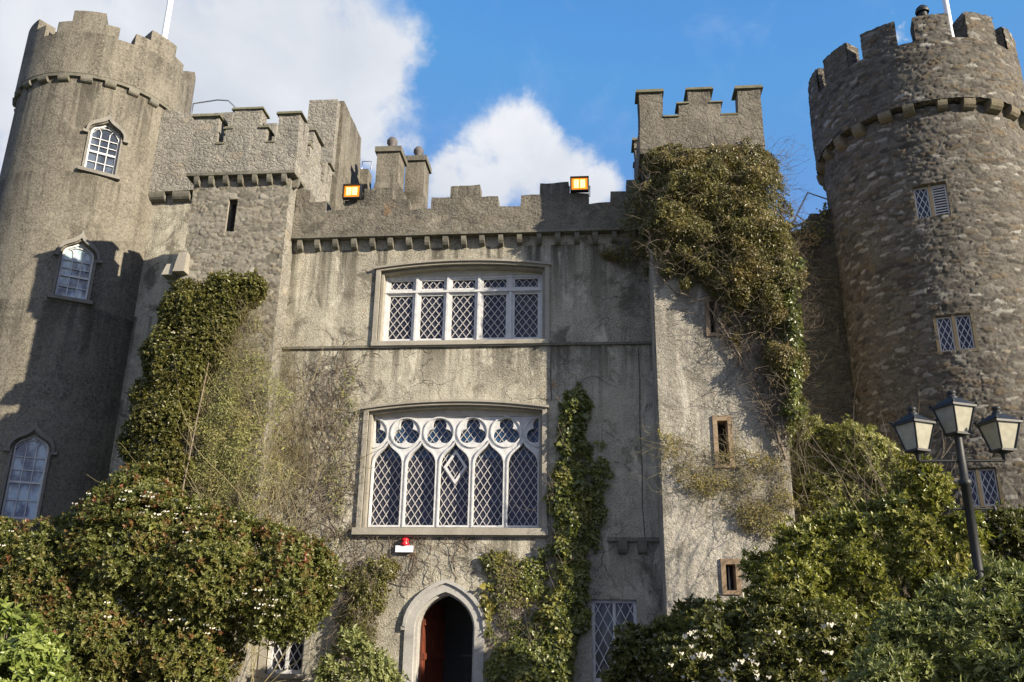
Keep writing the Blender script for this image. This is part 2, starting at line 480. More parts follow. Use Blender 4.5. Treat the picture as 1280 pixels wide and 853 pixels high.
M['trim'] = masonry('weathered_trim', (0.13, 0.12, 0.10), (0.22, 0.205, 0.17), (0.32, 0.3, 0.24), streak=0.0, grain=0.3, bump=0.5, bdist=0.015, moss=0.25)
M['limestone'] = masonry('pale_limestone', (0.36, 0.33, 0.27), (0.46, 0.425, 0.35), (0.54, 0.50, 0.42), streak=0.25, grain=0.2, grain_scale=30, bump=0.25, bdist=0.01)
M['doorstone'] = masonry('door_limestone', (0.46, 0.44, 0.40), (0.58, 0.56, 0.51), (0.66, 0.64, 0.6), streak=0.2, grain=0.2, grain_scale=30, bump=0.3, bdist=0.01)
M['coping'] = masonry('mossy_coping', (0.16, 0.15, 0.105), (0.23, 0.22, 0.15), (0.32, 0.31, 0.22), streak=0.0, grain=0.3, bump=0.5, bdist=0.015, moss=0.4)
M['hood'] = masonry('grey_hood_stone', (0.21, 0.195, 0.17), (0.29, 0.272, 0.235), (0.36, 0.34, 0.30), streak=0.3, grain=0.25, grain_scale=30, bump=0.3, bdist=0.01)
M['sandstone'] = masonry('sandstone', (0.34, 0.24, 0.15), (0.43, 0.32, 0.21), (0.52, 0.41, 0.29), streak=0.15, grain=0.2, grain_scale=30, bump=0.3, bdist=0.01, lichen_amt=0.15)
M['brownstone'] = masonry('brown_dressed_stone', (0.17, 0.135, 0.085), (0.24, 0.19, 0.12), (0.32, 0.265, 0.18), streak=0.15, grain=0.2, grain_scale=30, bump=0.4, bdist=0.01, lichen_amt=0.15)
M['white'] = simple('white_paint', (0.52, 0.52, 0.515), 0.5, var=0.14, vscale=9, bump=0.1)
M['lead'] = simple('white_lead_lattice', (0.42, 0.40, 0.385), 0.6)
M['cream'] = simple('cream_board', (0.45, 0.42, 0.34), 0.6, var=0.12, vscale=5)
M['black'] = simple('black_iron', (0.010, 0.011, 0.011), 0.55, var=0.3, vscale=12, bump=0.15)
M['steel'] = simple('grey_steel', (0.4, 0.41, 0.42), 0.4, metal=0.8)
M['void'] = simple('unlit_interior', (0.03, 0.027, 0.024), 0.9, var=0.3)
M['hall'] = simple('hall_plaster', (0.22, 0.22, 0.21), 0.8, var=0.1)
M['panelwhite'] = simple('hall_panel', (0.55, 0.56, 0.56), 0.6, var=0.05)
M['red'] = simple('red_plastic', (0.6, 0.012, 0.02), 0.3)
M['boxwhite'] = simple('white_plastic', (0.75, 0.77, 0.82), 0.35)
M['pole'] = simple('white_pole_paint', (0.82, 0.82, 0.82), 0.35)
M['lampglass'] = simple('cream_lamp_glass', (0.33, 0.315, 0.245), 0.25, var=0.12, vscale=14)
M['petal'] = simple('white_petal', (0.55, 0.52, 0.44), 0.6, var=0.1)
M['pot'] = simple('clay_pot', (0.10, 0.09, 0.085), 0.7, var=0.2)


def wood():
    m, nt, b, o = new_mat('red_brown_door')
    g = N(nt, 'ShaderNodeNewGeometry')
    f = noise_tex(nt, g.outputs['Position'], 6, 7, 0.65, vec=(4, 4, 0.35))
    c = mixcol(nt, maprange(nt, f, 0.3, 0.7), (0.075, 0.018, 0.010), (0.17, 0.045, 0.022))
    nt.links.new(c, b.inputs['Base Color']); b.inputs['Roughness'].default_value = 0.42
    return m


M['wood'] = wood()


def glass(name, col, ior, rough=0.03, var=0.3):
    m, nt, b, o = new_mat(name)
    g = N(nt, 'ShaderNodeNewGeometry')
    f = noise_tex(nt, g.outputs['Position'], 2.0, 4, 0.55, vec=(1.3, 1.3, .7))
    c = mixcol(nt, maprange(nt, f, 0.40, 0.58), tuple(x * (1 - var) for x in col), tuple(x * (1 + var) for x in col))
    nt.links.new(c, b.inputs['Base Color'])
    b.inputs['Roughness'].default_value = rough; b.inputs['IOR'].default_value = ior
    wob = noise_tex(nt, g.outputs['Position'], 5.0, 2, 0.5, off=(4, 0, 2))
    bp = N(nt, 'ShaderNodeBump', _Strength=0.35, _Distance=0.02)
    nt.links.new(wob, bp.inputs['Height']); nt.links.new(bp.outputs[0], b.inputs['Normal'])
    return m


M['glass'] = glass('dark_leaded_glass', (0.026, 0.027, 0.034), 1.45)
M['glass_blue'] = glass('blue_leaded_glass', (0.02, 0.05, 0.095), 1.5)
M['glass_net'] = glass('net_curtain_glass', (0.10, 0.10, 0.097), 1.4, 0.1, 0.45)
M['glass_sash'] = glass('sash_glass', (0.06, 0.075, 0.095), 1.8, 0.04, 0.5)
M['glass_pale'] = glass('painted_sky_glass', (0.21, 0.27, 0.29), 1.9, 0.04, 0.75)  # pale mottled base colour stands in for sky reflection


def emit(name, col, st):
    m, nt, b, o = new_mat(name)
    e = N(nt, 'ShaderNodeEmission', _Strength=st); e.inputs[0].default_value = (*col, 1)
    nt.links.new(e.outputs[0], o.inputs[0])
    return m


M['bulb'] = emit('lit_bulb', (1.0, 0.58, 0.17), 2.0)
M['lens'] = emit('lit_reflector', (1.0, 0.30, 0.03), 0.7)


def leaf_mat(name, a, b_, c_, tintcol=None, rough=0.38, trans=0.3, spec=0.5):
    m, nt, b, o = new_mat(name)
    g = N(nt, 'ShaderNodeNewGeometry')
    rp = N(nt, 'ShaderNodeValToRGB')
    rp.color_ramp.elements[0].color = (*a, 1); rp.color_ramp.elements[1].color = (*c_, 1); rp.color_ramp.elements[1].position = 1.0
    e = rp.color_ramp.elements.new(0.55); e.color = (*b_, 1)
    nt.links.new(g.outputs['Random Per Island'], rp.inputs[0])
    col = rp.outputs[0]
    big = noise_tex(nt, g.outputs['Position'], 1.6, 4, 0.6)
    col = mixcol(nt, math_node(nt, 'MULTIPLY', maprange(nt, big, 0.4, 0.66), 0.45), col, tuple(x * 1.25 for x in c_))
    if tintcol:
        at = N(nt, 'ShaderNodeAttribute', attribute_name='tint')
        col = mixcol(nt, at.outputs['Fac'], col, tintcol)
    nt.links.new(col, b.inputs['Base Color'])
    b.inputs['Roughness'].default_value = rough; b.inputs['Specular IOR Level'].default_value = spec
    tr = N(nt, 'ShaderNodeBsdfTranslucent')
    tcol = mixcol(nt, 1.0, col, (1.0, 1.1, 0.55), 'MULTIPLY'); nt.links.new(tcol, tr.inputs[0])
    mx = N(nt, 'ShaderNodeMixShader', _Fac=trans)
    nt.links.new(b.outputs[0], mx.inputs[1]); nt.links.new(tr.outputs[0], mx.inputs[2]); nt.links.new(mx.outputs[0], o.inputs[0])
    return m


M['leaf_photinia'] = leaf_mat('photinia_leaf', (0.062, 0.075, 0.018), (0.12, 0.135, 0.032), (0.20, 0.20, 0.055), (0.22, 0.085, 0.04))
M['leaf_lime'] = leaf_mat('yellow_green_leaf', (0.10, 0.14, 0.03), (0.17, 0.22, 0.045), (0.26, 0.30, 0.07), (0.30, 0.33, 0.10))
M['leaf_dense'] = leaf_mat('dense_climber_leaf', (0.055, 0.06, 0.014), (0.105, 0.108, 0.024), (0.16, 0.15, 0.038), (0.20, 0.155, 0.05))
M['leaf_tower'] = leaf_mat('tower_climber_leaf', (0.065, 0.062, 0.017), (0.125, 0.115, 0.032), (0.19, 0.165, 0.048), (0.24, 0.155, 0.05))
M['leaf_ivy'] = leaf_mat('ivy_leaf', (0.05, 0.065, 0.018), (0.11, 0.13, 0.032), (0.21, 0.22, 0.055), (0.32, 0.27, 0.065), rough=0.33)
M['leaf_laurel'] = leaf_mat('laurel_leaf', (0.095, 0.107, 0.024), (0.185, 0.195, 0.042), (0.28, 0.275, 0.066), (0.32, 0.26, 0.075), rough=0.32)
M['leaf_dark'] = leaf_mat('dark_shrub_leaf', (0.05, 0.058, 0.016), (0.095, 0.102, 0.026), (0.155, 0.152, 0.042), (0.2, 0.17, 0.05), rough=0.34)
M['leaf_grey'] = leaf_mat('grey_green_leaf', (0.10, 0.12, 0.042), (0.19, 0.21, 0.075), (0.28, 0.295, 0.11), (0.33, 0.34, 0.12), rough=0.45)
M['leaf_pale'] = leaf_mat('pale_green_leaf', (0.13, 0.135, 0.04), (0.23, 0.235, 0.075), (0.33, 0.32, 0.11), (0.36, 0.29, 0.11), rough=0.5)
M['leaf_olive'] = leaf_mat('olive_gold_leaf', (0.13, 0.11, 0.03), (0.21, 0.175, 0.045), (0.30, 0.25, 0.06), (0.34, 0.25, 0.05), rough=0.5)
M['twig'] = simple('grey_brown_twig', (0.15, 0.12, 0.085), 0.9, var=0.35, vscale=4)
M['twig_olive'] = simple('olive_twig', (0.20, 0.17, 0.085), 0.9, var=0.3, vscale=3)
M['bark'] = simple('bark', (0.17, 0.135, 0.10), 0.95, var=0.4, vscale=9, bump=0.6)


def ground_mat(name, a, b_, scale):
    m, nt, b, o = new_mat(name)
    g = N(nt, 'ShaderNodeNewGeometry')
    f1 = noise_tex(nt, g.outputs['Position'], scale, 8, 0.7); f2 = noise_tex(nt, g.outputs['Position'], 0.4, 5, 0.6)
    c = mixcol(nt, maprange(nt, f1, 0.3, 0.7), a, b_)
    c = mixcol(nt, math_node(nt, 'MULTIPLY', maprange(nt, f2, 0.4, 0.65), 0.4), c, tuple(x * .6 for x in a))
    nt.links.new(c, b.inputs['Base Color']); b.inputs['Roughness'].default_value = 0.95
    bp = N(nt, 'ShaderNodeBump', _Strength=0.7, _Distance=0.03)
    nt.links.new(f1, bp.inputs['Height']); nt.links.new(bp.outputs[0], b.inputs['Normal'])
    return m


M['lawn'] = ground_mat('lawn', (0.05, 0.075, 0.02), (0.09, 0.12, 0.035), 14)
M['gravel'] = ground_mat('gravel', (0.22, 0.2, 0.17), (0.36, 0.33, 0.28), 30)
M['soil'] = ground_mat('soil', (0.05, 0.037, 0.025), (0.10, 0.075, 0.05), 12)

# ------------------------------------------------------------------ the setting: ground
o = MB().add([(-400, -400, 0), (400, -400, 0), (400, 400, 0), (-400, 400, 0)], [(0, 1, 2, 3)]).build('ground', M['lawn']); tag(o, kind='structure')
o = MB().add([(-4.6, -40, 0.004), (-1.4, -40, 0.004), (-1.6, 0.2, 0.004), (-4.2, 0.2, 0.004)], [(0, 1, 2, 3)]).add(
    [(-30, -26, 0.008), (30, -26, 0.008), (30, -15, 0.008), (-30, -15, 0.008)], [(0, 1, 2, 3)]).build('path', M['gravel']); tag(o, kind='structure')
mb = MB()
mb.add([(-14, -8, .012), (-4.6, -8, .012), (-4.4, 0, .012), (-14, 0, .012)], [(0, 1, 2, 3)])
mb.add([(-1.2, -9.5, .012), (12, -9.5, .012), (12, 1, .012), (-1.4, 0, .012)], [(0, 1, 2, 3)])
o = mb.build('planting_bed', M['soil']); tag(o, kind='structure')

# ------------------------------------------------------------------ masonry pieces


def corbel_src(w, h, d, parent, mat):
    """rounded bracket, centred on its own origin: back on y=0, top on z=0"""
    prof = [(0.0, 0.0), (-d, 0.0), (-d, -h * 0.35), (-d * 0.92, -h * 0.62), (-d * 0.7, -h * 0.85), (-d * 0.35, -h), (0.0, -h)]
    n = len(prof)
    vs = [(x, y, z) for x in (-w / 2, w / 2) for y, z in prof]
    fs = [tuple(range(n))[::-1], tuple(range(n, 2 * n))] + [(i, (i + 1) % n, n + (i + 1) % n, n + i) for i in range(n)]
    me = bpy.data.meshes.new('corbel'); me.from_pydata(vs, [], fs); me.materials.append(mat); me.update()
    return bpy.data.objects.new('corbel', me)


def coping(parent, x0, x1, y0, y1, z, t=0.07, ov=0.06, mat=None):
    mb = MB()
    j = [random.uniform(-.012, .012) for _ in range(6)]
    mb.frustum((x0 - ov + j[0], x1 + ov + j[1], y0 - ov + j[2], y1 + ov, z + .002), (x0 - ov * .7 + j[3], x1 + ov * .7 + j[4], y0 - ov * .7, y1 + ov * .7, z + t + j[5]))
    return mb.build('coping', mat or M['coping'], parent)


def lattice(mb, x0, x1, z0, z1, y, dx, dz, w=0.018, d=0.014, ox=0.0, oz=0.0, mi=0):
    """diamond bars clipped to a rectangle"""
    for sgn in (1, -1):
        k0 = -60
        for k in range(k0, 61):
            # line: (x-ox)/dx + sgn*(z-oz)/dz = k
            pts = []
            for z in (z0, z1):
                x = ox + dx * (k - sgn * (z - oz) / dz)
                if x0 <= x <= x1: pts.append((x, z))
            for x in (x0, x1):
                z = oz + sgn * dz * (k - (x - ox) / dx)
                if z0 < z < z1: pts.append((x, z))
            if len(pts) >= 2:
                a, b = pts[0], pts[1]
                if abs(a[0] - b[0]) + abs(a[1] - b[1]) > 0.02:
                    yy = y + (0.003 if sgn > 0 else -0.003)
                    mb.bar((a[0], yy, a[1]), (b[0], yy, b[1]), w, d, mi)
    return mb



def vnoise(P, scale, seed):
    q = P * scale + seed * 17.31
    i = np.floor(q).astype(np.int64); f = q - i; f = f * f * (3 - 2 * f)

    def h(ix, iy, iz):
        n = (ix * 374761393 + iy * 668265263 + iz * 2147483647 + seed * 1013) & 0x7fffffff
        n = ((n ^ (n >> 13)) * 1274126177) & 0x7fffffff
        n = (n ^ (n >> 16)) & 0xffff
        return n / 65535.0
    out = 0
    for dx in (0, 1):
        for dy in (0, 1):
            for dz in (0, 1):
                w = (f[:, 0] if dx else 1 - f[:, 0]) * (f[:, 1] if dy else 1 - f[:, 1]) * (f[:, 2] if dz else 1 - f[:, 2])
                out = out + w * h(i[:, 0] + dx, i[:, 1] + dy, i[:, 2] + dz)
    return out


def stones2d(u, z, su, sz, seed):
    """random rubble in roughly level courses: returns stone id value, second value, joint distance"""
    rng = np.random.default_rng(seed)
    n1, n2 = 1024, 512
    J = rng.random((n2, n1, 5))
    rofs = rng.random(n2)
    r0 = np.floor(z / sz).astype(int)
    f1 = np.full(u.shape, 9.0); f2 = np.full(u.shape, 9.0); v1 = np.zeros(u.shape); v2 = np.zeros(u.shape)
    for dr in (-1, 0, 1):
        r = r0 + dr; rm = r % n2
        c0 = np.floor(u / su + rofs[rm]).astype(int)
        for dc in (-2, -1, 0, 1, 2):
            c = c0 + dc; jj = J[rm, c % n1]
            cu = (c + .5 + (jj[..., 0] - .5) * .95 - rofs[rm]) * su; cz_ = (r + .5 + (jj[..., 1] - .5) * .8) * sz
            d = ((np.abs(u - cu) / su) ** 2.6 + (np.abs(z - cz_) / sz) ** 2.6) ** (1 / 2.6) - (jj[..., 4] - .5) * .45
            m = d < f1
            f2 = np.where(m, f1, np.minimum(f2, d)); v1 = np.where(m, jj[..., 2], v1); v2 = np.where(m, jj[..., 3], v2); f1 = np.where(m, d, f1)
    return v1, v2, f2 - f1


def rubble_skin(name, mapf, u0, u1, z0, z1, step, su, sz, relief, mat, parent, seed, holes=(), keep=None):
    us = np.unique(np.round(np.concatenate([np.arange(u0, u1 + step / 2, step)] + [np.array(h[:2]) for h in holes]), 5))
    zs = np.unique(np.round(np.concatenate([np.arange(z0, z1 + step / 2, step)] + [np.array(h[2:]) for h in holes]), 5))
    Ug, Zg = np.meshgrid(us, zs)
    P3 = np.stack([Ug.ravel(), np.zeros(Ug.size), Zg.ravel()], 1)
    wu = (vnoise(P3, 3.1, seed) - .5) * .16 + (vnoise(P3, 11.0, seed + 1) - .5) * .06; wz = (vnoise(P3, 2.3, seed + 2) - .5) * .12 + (vnoise(P3, 9.0, seed + 3) - .5) * .04
    a, b, e = stones2d(Ug.ravel() + wu, Zg.ravel() + wz, su, sz, seed)
    t = np.clip(e / .15, 0, 1); t = t * t * (3 - 2 * t)
    h = t * (.45 + .55 * b) + (vnoise(P3, 14.0, seed + 4) - .5) * .5 + (vnoise(P3, 34.0, seed + 6) - .5) * .35 + (vnoise(P3, 1.1, seed + 5) - .5) * .8
    uu, zz = Ug.ravel(), Zg.ravel()
    V = np.array([mapf(x, y, -relief * q) for x, y, q in zip(uu, zz, h)])
    nz_, nu = Ug.shape
    i = (np.arange(nz_ - 1)[:, None] * nu + np.arange(nu - 1)[None, :])
    Q = np.stack([i, i + 1, i + nu + 1, i + nu], -1).reshape(-1, 4)
    um = ((us[:-1] + us[1:]) / 2)[None, :].repeat(nz_ - 1, 0).ravel(); zm_ = ((zs[:-1] + zs[1:]) / 2)[:, None].repeat(nu - 1, 1).ravel()
    ok = np.ones(len(Q), bool)
    for x0_, x1_, y0_, y1_ in holes: ok &= ~((um > x0_) & (um < x1_) & (zm_ > y0_) & (zm_ < y1_))
    if keep is not None: ok &= keep(um, zm_)
    o = fast_mesh(name, V, Q[ok], mat, parent, a)
    at = o.data.attributes.new('joint', 'FLOAT', 'POINT'); at.data.foreach_set('value', (1 - t).astype(np.float32))
    at = o.data.attributes.new('hue', 'FLOAT', 'POINT'); at.data.foreach_set('value', b.astype(np.float32))
    o.data.polygons.foreach_set('use_smooth', np.ones(int(ok.sum()), dtype=bool))
    return o


def rubble_mat(name, dark, mid, light, warm, mortar, lich=(0.4, 0.39, 0.33), wash=0.35):
    m, nt, b, o = new_mat(name)
    b.inputs['Roughness'].default_value = 0.93; b.inputs['Specular IOR Level'].default_value = 0.15
    g = N(nt, 'ShaderNodeNewGeometry'); pos = g.outputs['Position']
    st_ = N(nt, 'ShaderNodeAttribute', attribute_name='tint').outputs['Fac']; jo = N(nt, 'ShaderNodeAttribute', attribute_name='joint').outputs['Fac']
    hu = N(nt, 'ShaderNodeAttribute', attribute_name='hue').outputs['Fac']
    rp = N(nt, 'ShaderNodeValToRGB'); rp.color_ramp.elements[0].color = (*dark, 1); rp.color_ramp.elements[1].color = (*light, 1)
    for p_, c_ in ((.35, mid), (.82, tuple(x * 1.12 for x in mid))):
        e = rp.color_ramp.elements.new(p_); e.color = (*c_, 1)
    nt.links.new(st_, rp.inputs[0])
    c = mixcol(nt, math_node(nt, 'MULTIPLY', maprange(nt, hu, .72, .95), .6), rp.outputs[0], warm)
    c = mixcol(nt, math_node(nt, 'MULTIPLY', jo, .6), c, mortar)
    big = noise_tex(nt, pos, .7, 5, .65, off=(2, 1, 7))
    c = mixcol(nt, math_node(nt, 'MULTIPLY', maprange(nt, big, .45, .62), wash), c, tuple(x * .9 for x in mid))
    med = noise_tex(nt, pos, 6, 5, .7)
    c = mixcol(nt, math_node(nt, 'MULTIPLY', maprange(nt, med, .5, .7), .5), c, tuple(x * .6 for x in dark))
    c = mixcol(nt, math_node(nt, 'MULTIPLY', maprange(nt, noise_tex(nt, pos, 9, 4, .7, off=(5, 5, 2)), .6, .68), .5), c, lich)
    c = mixcol(nt, math_node(nt, 'MULTIPLY', maprange(nt, noise_tex(nt, pos, 1.5, 5, .7, off=(8, 3, 1)), .6, .72), .5), c, warm)
    nt.links.new(c, b.inputs['Base Color'])
    fine = noise_tex(nt, pos, 45, 3, .75)
    bp = N(nt, 'ShaderNodeBump', _Strength=.8, _Distance=.02); nt.links.new(fine, bp.inputs['Height']); nt.links.new(bp.outputs[0], b.inputs['Normal'])
    return m


M['stones_brown'] = rubble_mat('brown_rubble_stones', (0.055, 0.050, 0.043), (0.128, 0.117, 0.099), (0.33, 0.315, 0.28), (0.15, 0.108, 0.062), (0.075, 0.068, 0.056), wash=.4)
M['stones_grey'] = rubble_mat('grey_rubble_stones', (0.12, 0.11, 0.09), (0.225, 0.207, 0.168), (0.36, 0.335, 0.28), (0.25, 0.21, 0.15), (0.15, 0.137, 0.11), wash=.45)
M['corbelstone'] = masonry('brown_corbel_stone', (0.16, 0.13, 0.09), (0.25, 0.21, 0.145), (0.33, 0.29, 0.21), streak=0.1, grain=0.3, bump=0.6, bdist=0.02, moss=0.3)

# ------------------------------------------------------------------ main range (central block)
hall = thing('castle_range', 'central castle range of stained grey render with two wide lattice windows and arched doorway', 'castle', (-2.8, 0.5, 0))

UW = dict(x0=-4.62, x1=-1.03, z0=7.83, z1=9.46, rise=0.13)     # upper window opening
LW = dict(x0=-4.68, x1=-1.08, z0=3.76, z1=6.20, rise=0.13)     # lower window opening


def arch_open(x0, x1, z0, z1, rise, g=0.0):
    return [(x0 - g, z0 - g), (x1 + g, z0 - g)] + seg_arch(x0 - g, x1 + g, z1 + g * .6, rise)


def door_curve(w, spring, apex, cx=-2.93, n=9):
    h = apex - spring
    r = bez((cx + w, spring), (cx + w * .98, spring + .55 * h), (cx + w * .42, spring + .9 * h), (cx, apex), n)
    return r + [(2 * cx - x, z) for x, z in r[-2::-1]]


def door_poly(w, spring, apex, z0=0.0, cx=-2.93):
    return [(cx - w, z0), (cx + w, z0)] + door_curve(w, spring, apex, cx)


wl_open = rect(-6.47, -5.72, 0.95, 1.68)
wr_open = rect(-0.05, 0.83, 0.9, 2.42)
holes = [arch_open(**UW, g=.06), arch_open(**LW, g=.06), door_poly(.74, 1.85, 2.64, 0.02), wl_open, wr_open]
mb = MB()
mb.extr(rect(-6.95, 1.36, 0.0, 10.42), holes, 0.0, 0.5, flat(0.0))
mb.box(-6.95, -6.5, 0.5, 9, 0, 10.42); mb.box(0.95, 1.36, 0.5, 9, 0, 10.42); mb.box(-6.5, .95, 8.5, 9, 0, 10.42)
mb.build('wall', M['facade'], hall)
# hairline render joints and cracks run down the facade: shallow dark fillets
mb = MB().box(-6.5, .95, 0.5, 8.5, 10.25, 10.4); mb.build('roof', M['trim'], hall)
# parapet with stepped merlons
prof = []
zc, zs, zt = 10.98, 11.25, 11.55


def stepped(cx, sh=.24, hi=.60):
    """right to left over one stepped merlon centred on cx; total half width .75"""
    j = lambda: random.uniform(-.018, .018)
    return [(cx + .77 + j(), zc + j()), (cx + .77 + j(), zs + j()), (cx + .33 + j(), zs + j()), (cx + .33 + j(), zt + j()), (cx - .33 + j(), zt + j()), (cx - .33 + j(), zs + j()), (cx - .77 + j(), zs + j()), (cx - .77 + j(), zc + j())]


top = [(1.30, zt), (0.88, zt), (0.88, zs), (0.50, zs + .02), (0.50, zc + .03)]
for cx in (-.74, -2.80, -4.84): top += stepped(cx)
top += [(-6.05, zc), (-6.06, zs), (-6.45, zs), (-6.46, zt), (-6.80, zt)]
outer = [(-6.80, 10.36), (1.30, 10.36)] + top
mb = MB(); mb.extr(outer, [], 0.0, 0.38, flat(-0.16, 0.035), cu=steps(-6.8, 1.3, .15), cz=steps(10.36, 11.6, .15))
mb.build('parapet', M['parapet'], hall)
mb = MB(); mb.extr(rect(-6.83, 1.30, 10.29, 10.357), [], 0, .3, flat(-.21, .008), cu=steps(-6.8, 1.3, .4))
mb.build('string_course', M['trim'], hall)
src = corbel_src(.115, .24, .17, hall, M['trim'])
for k in range(19):
    place(src, hall, (-6.6 + .4225 * k + random.uniform(-.012, .012), 0.0, 10.288), 0, (random.uniform(.9, 1.12), 1, random.uniform(.9, 1.08)))
mb = MB(); mb.extr(rect(-6.85, 1.33, 7.665, 7.72), [], 0, .12, flat(-.055, .006), cu=steps(-6.8, 1.3, .4)); mb.build('string_course', M['trim'], hall)
mb = MB().box(.28, 1.33, -.05, .05, 3.53, 3.585); mb.build('string_course', M['trim'], hall)
for x in (.58, .97): place(src, hall, (x, 0, 3.528), 0, (1.5, .7, 1.0))
mb = MB()
for pts in ([(1.02, 7.6), (1.03, 6.8), (1.0, 5.9), (1.02, 5.0), (1.0, 4.2), (1.03, 3.62)], [(-.84, 7.6), (-.845, 7.0), (-.83, 6.45)],):
    mb.tube([(x, -.004, z) for x, z in pts], .012, 4)
mb.build('pipe', M['trim'], hall, 'thin vertical cable run down the render')


def stone_surround(parent, W, name='stone_surround', g=.13, proud=.06):
    a = arch_open(**W, g=.16); b = arch_open(**W, g=.06); c = arch_open(**W, g=0.0)
    m_ = MB()
    m_.extr(a, [b], 0.0, proud + .1, flat(-proud))
    m_.extr(arch_open(**W, g=.075), [c], 0.0, .36, flat(.05))
    # shallow label mould over the arch
    up = [(x, z) for x, z in seg_arch(W['x0'] - .20, W['x1'] + .20, W['z1'] + .12, W['rise'] + .02)]
    lo = [(x, z - .05) for x, z in up][::-1]
    m_.extr(up + lo, [], 0, .12, flat(-proud - .05))
    return m_.build(name, M['limestone'], parent)


# --- upper window: five lights over a transom
YF = 0.26
x0, x1 = UW['x0'], UW['x1']
lane = (x1 - x0 - .04) / 5
lights = []
for k in range(5):
    a = x0 + .02 + lane * k
    lights.append((a + .085, a + lane - .085))
hs = []
for a, b in lights:
    hs.append(rect(a - .03, b + .03, 7.93, 9.03)); hs.append(rect(a - .03, b + .03, 9.13, 9.40))
mb = MB(); mb.extr(rect(x0 + .002, x1 - .002, 7.85, 9.455), hs, 0, .12, flat(YF))
for k in range(6):
    xx = x0 + .02 + lane * k
    mb.box(max(xx - .025, x0 + .003), min(xx + .025, x1 - .003), YF - .03, YF - .002, 7.86, 9.45)
mb.box(x0 + .003, x1 - .003, YF - .045, YF - .031, 9.055, 9.105)
win = mb.build('window', M['white'], hall, 'upper wide window of five white lattice lights with small lights above')
stone_surround(win, UW)
mb = MB(); mb.extr([(x0 + .003, 9.457), (x1 - .003, 9.457)] + seg_arch(x0 + .003, x1 - .003, 9.458, UW['rise']), [], 0, .04, flat(YF - .02)); mb.build('tympanum', M['cream'], win)
for a, b in lights:
    for zz0, zz1, dz in ((7.93, 9.03, .218), (9.13, 9.40, .218)):
        mb = MB(); mb.extr(rect(a - .028, b + .028, zz0 + .002, zz1 - .002), [rect(a + .012, b - .012, zz0 + .04, zz1 - .035)], 0, .05, flat(YF + .02))
        lattice(mb, a + .005, b - .005, zz0 + .03, zz1 - .03, YF + .055, .165, dz, .0155, ox=(a + b) / 2, oz=zz1 - .04, mi=1)
        mb.build('casement', [M['white'], M['lead']], win)
mb = MB().box(x0, x1, YF + .075, YF + .08, 7.86, 9.45); mb.build('pane', M['glass'], win)
mb = MB().box(x0 - .16, x1 + .16, -.10, .28, 7.70, 7.80); mb.build('sill', M['limestone'], win)

# --- lower gothic window: ogee lancets below trefoils
YG = 0.24
x0, x1, z0, z1 = LW['x0'], LW['x1'], LW['z0'], LW['z1']
lane = (x1 - x0) / 5


def lancet(cx, w, zb, zspring, zap):
    r = bez((cx + w, zspring), (cx + w * 1.0, zspring + .62 * (zap - zspring)), (cx + w * .22, zspring + .62 * (zap - zspring)), (cx, zap), 9)
    return [(cx - w, zb), (cx + w, zb)] + r + [(2 * cx - x, z) for x, z in r[-2::-1]]


def trefoil(cx, cz, rl, off, half=None, n=60):
    lobes = [(cx + off * math.cos(rad(a)), cz + off * math.sin(rad(a))) for a in (90, 212, 328)]
    out = []
    for i in range(n):
        t = 2 * PI * i / n; ux, uz = math.cos(t), math.sin(t); best = 0
        for lx, lz in lobes:
            px, pz = lx - cx, lz - cz
            dt = px * ux + pz * uz; cr = px * uz - pz * ux
            if abs(cr) < rl: best = max(best, dt + math.sqrt(rl * rl - cr * cr))
        out.append((cx + ux * best, cz + uz * best))
    return out


def circ(cx, cz, r, n=40):
    return [(cx + r * math.cos(2 * PI * i / n), cz + r * math.sin(2 * PI * i / n)) for i in range(n)]


cxs = [x0 + lane * (k + .5) for k in range(5)]
ZS, ZA, ZT = 5.12, 5.60, 5.83
hs = [lancet(c, .308, z0 + .10, ZS, ZA) for c in cxs]
for k in range(1, 5): hs.append(trefoil(x0 + lane * k, ZT, .153, .152))


def half_tref(cx, sgn):
    p = [(x, z) for x, z in trefoil(cx, ZT, .153, .152) if (x - cx) * sgn > .035]
    p.sort(key=lambda q: math.atan2(q[1] - ZT, (q[0] - cx) * sgn))
    return [(cx + sgn * .035, p[0][1])] + p + [(cx + sgn * .035, p[-1][1])]


hs.append(half_tref(x0, 1)); hs.append(half_tref(x1, -1))
mb = MB()
mb.extr([(x0 + .002, z0 + .02), (x1 - .002, z0 + .02), (x1 - .002, 6.165), (x0 + .002, 6.165)], hs, 0, .10, flat(YG))
gw = mb.build('window', M['white'], hall, 'lower wide gothic window of five ogee lancets under trefoil tracery')
stone_surround(gw, LW)
mb = MB(); mb.extr([(x0 + .003, 6.168), (x1 - .003, 6.168)] + seg_arch(x0 + .003, x1 - .003, 6.2, LW['rise']), [], 0, .04, flat(YG - .03)); mb.build('tympanum', M['cream'], gw)
for c in cxs:
    mb = MB(); mb.extr(lancet(c, .338, z0 + .065, ZS, ZA + .06), [lancet(c, .310, z0 + .105, ZS, ZA)], 0, .04, flat(YG - .038)); mb.build('lancet_moulding', M['white'], gw)
for k in range(1, 5):
    c = x0 + lane * k
    mb = MB(); mb.extr(circ(c, ZT, .338), [circ(c, ZT, .308)], 0, .034, flat(YG - .032)); mb.build('trefoil_moulding', M['white'], gw)
for c, s_ in ((x0, 1), (x1, -1)):
    a = [(c + s_ * .338 * math.cos(rad(t)), ZT + .338 * math.sin(rad(t))) for t in range(-88, 89, 8)]
    b = [(c + s_ * .308 * math.cos(rad(t)), ZT + .308 * math.sin(rad(t))) for t in range(88, -89, -8)]
    mb = MB(); mb.extr(a + b, [], 0, .034, flat(YG - .032)); mb.build('trefoil_moulding', M['white'], gw)
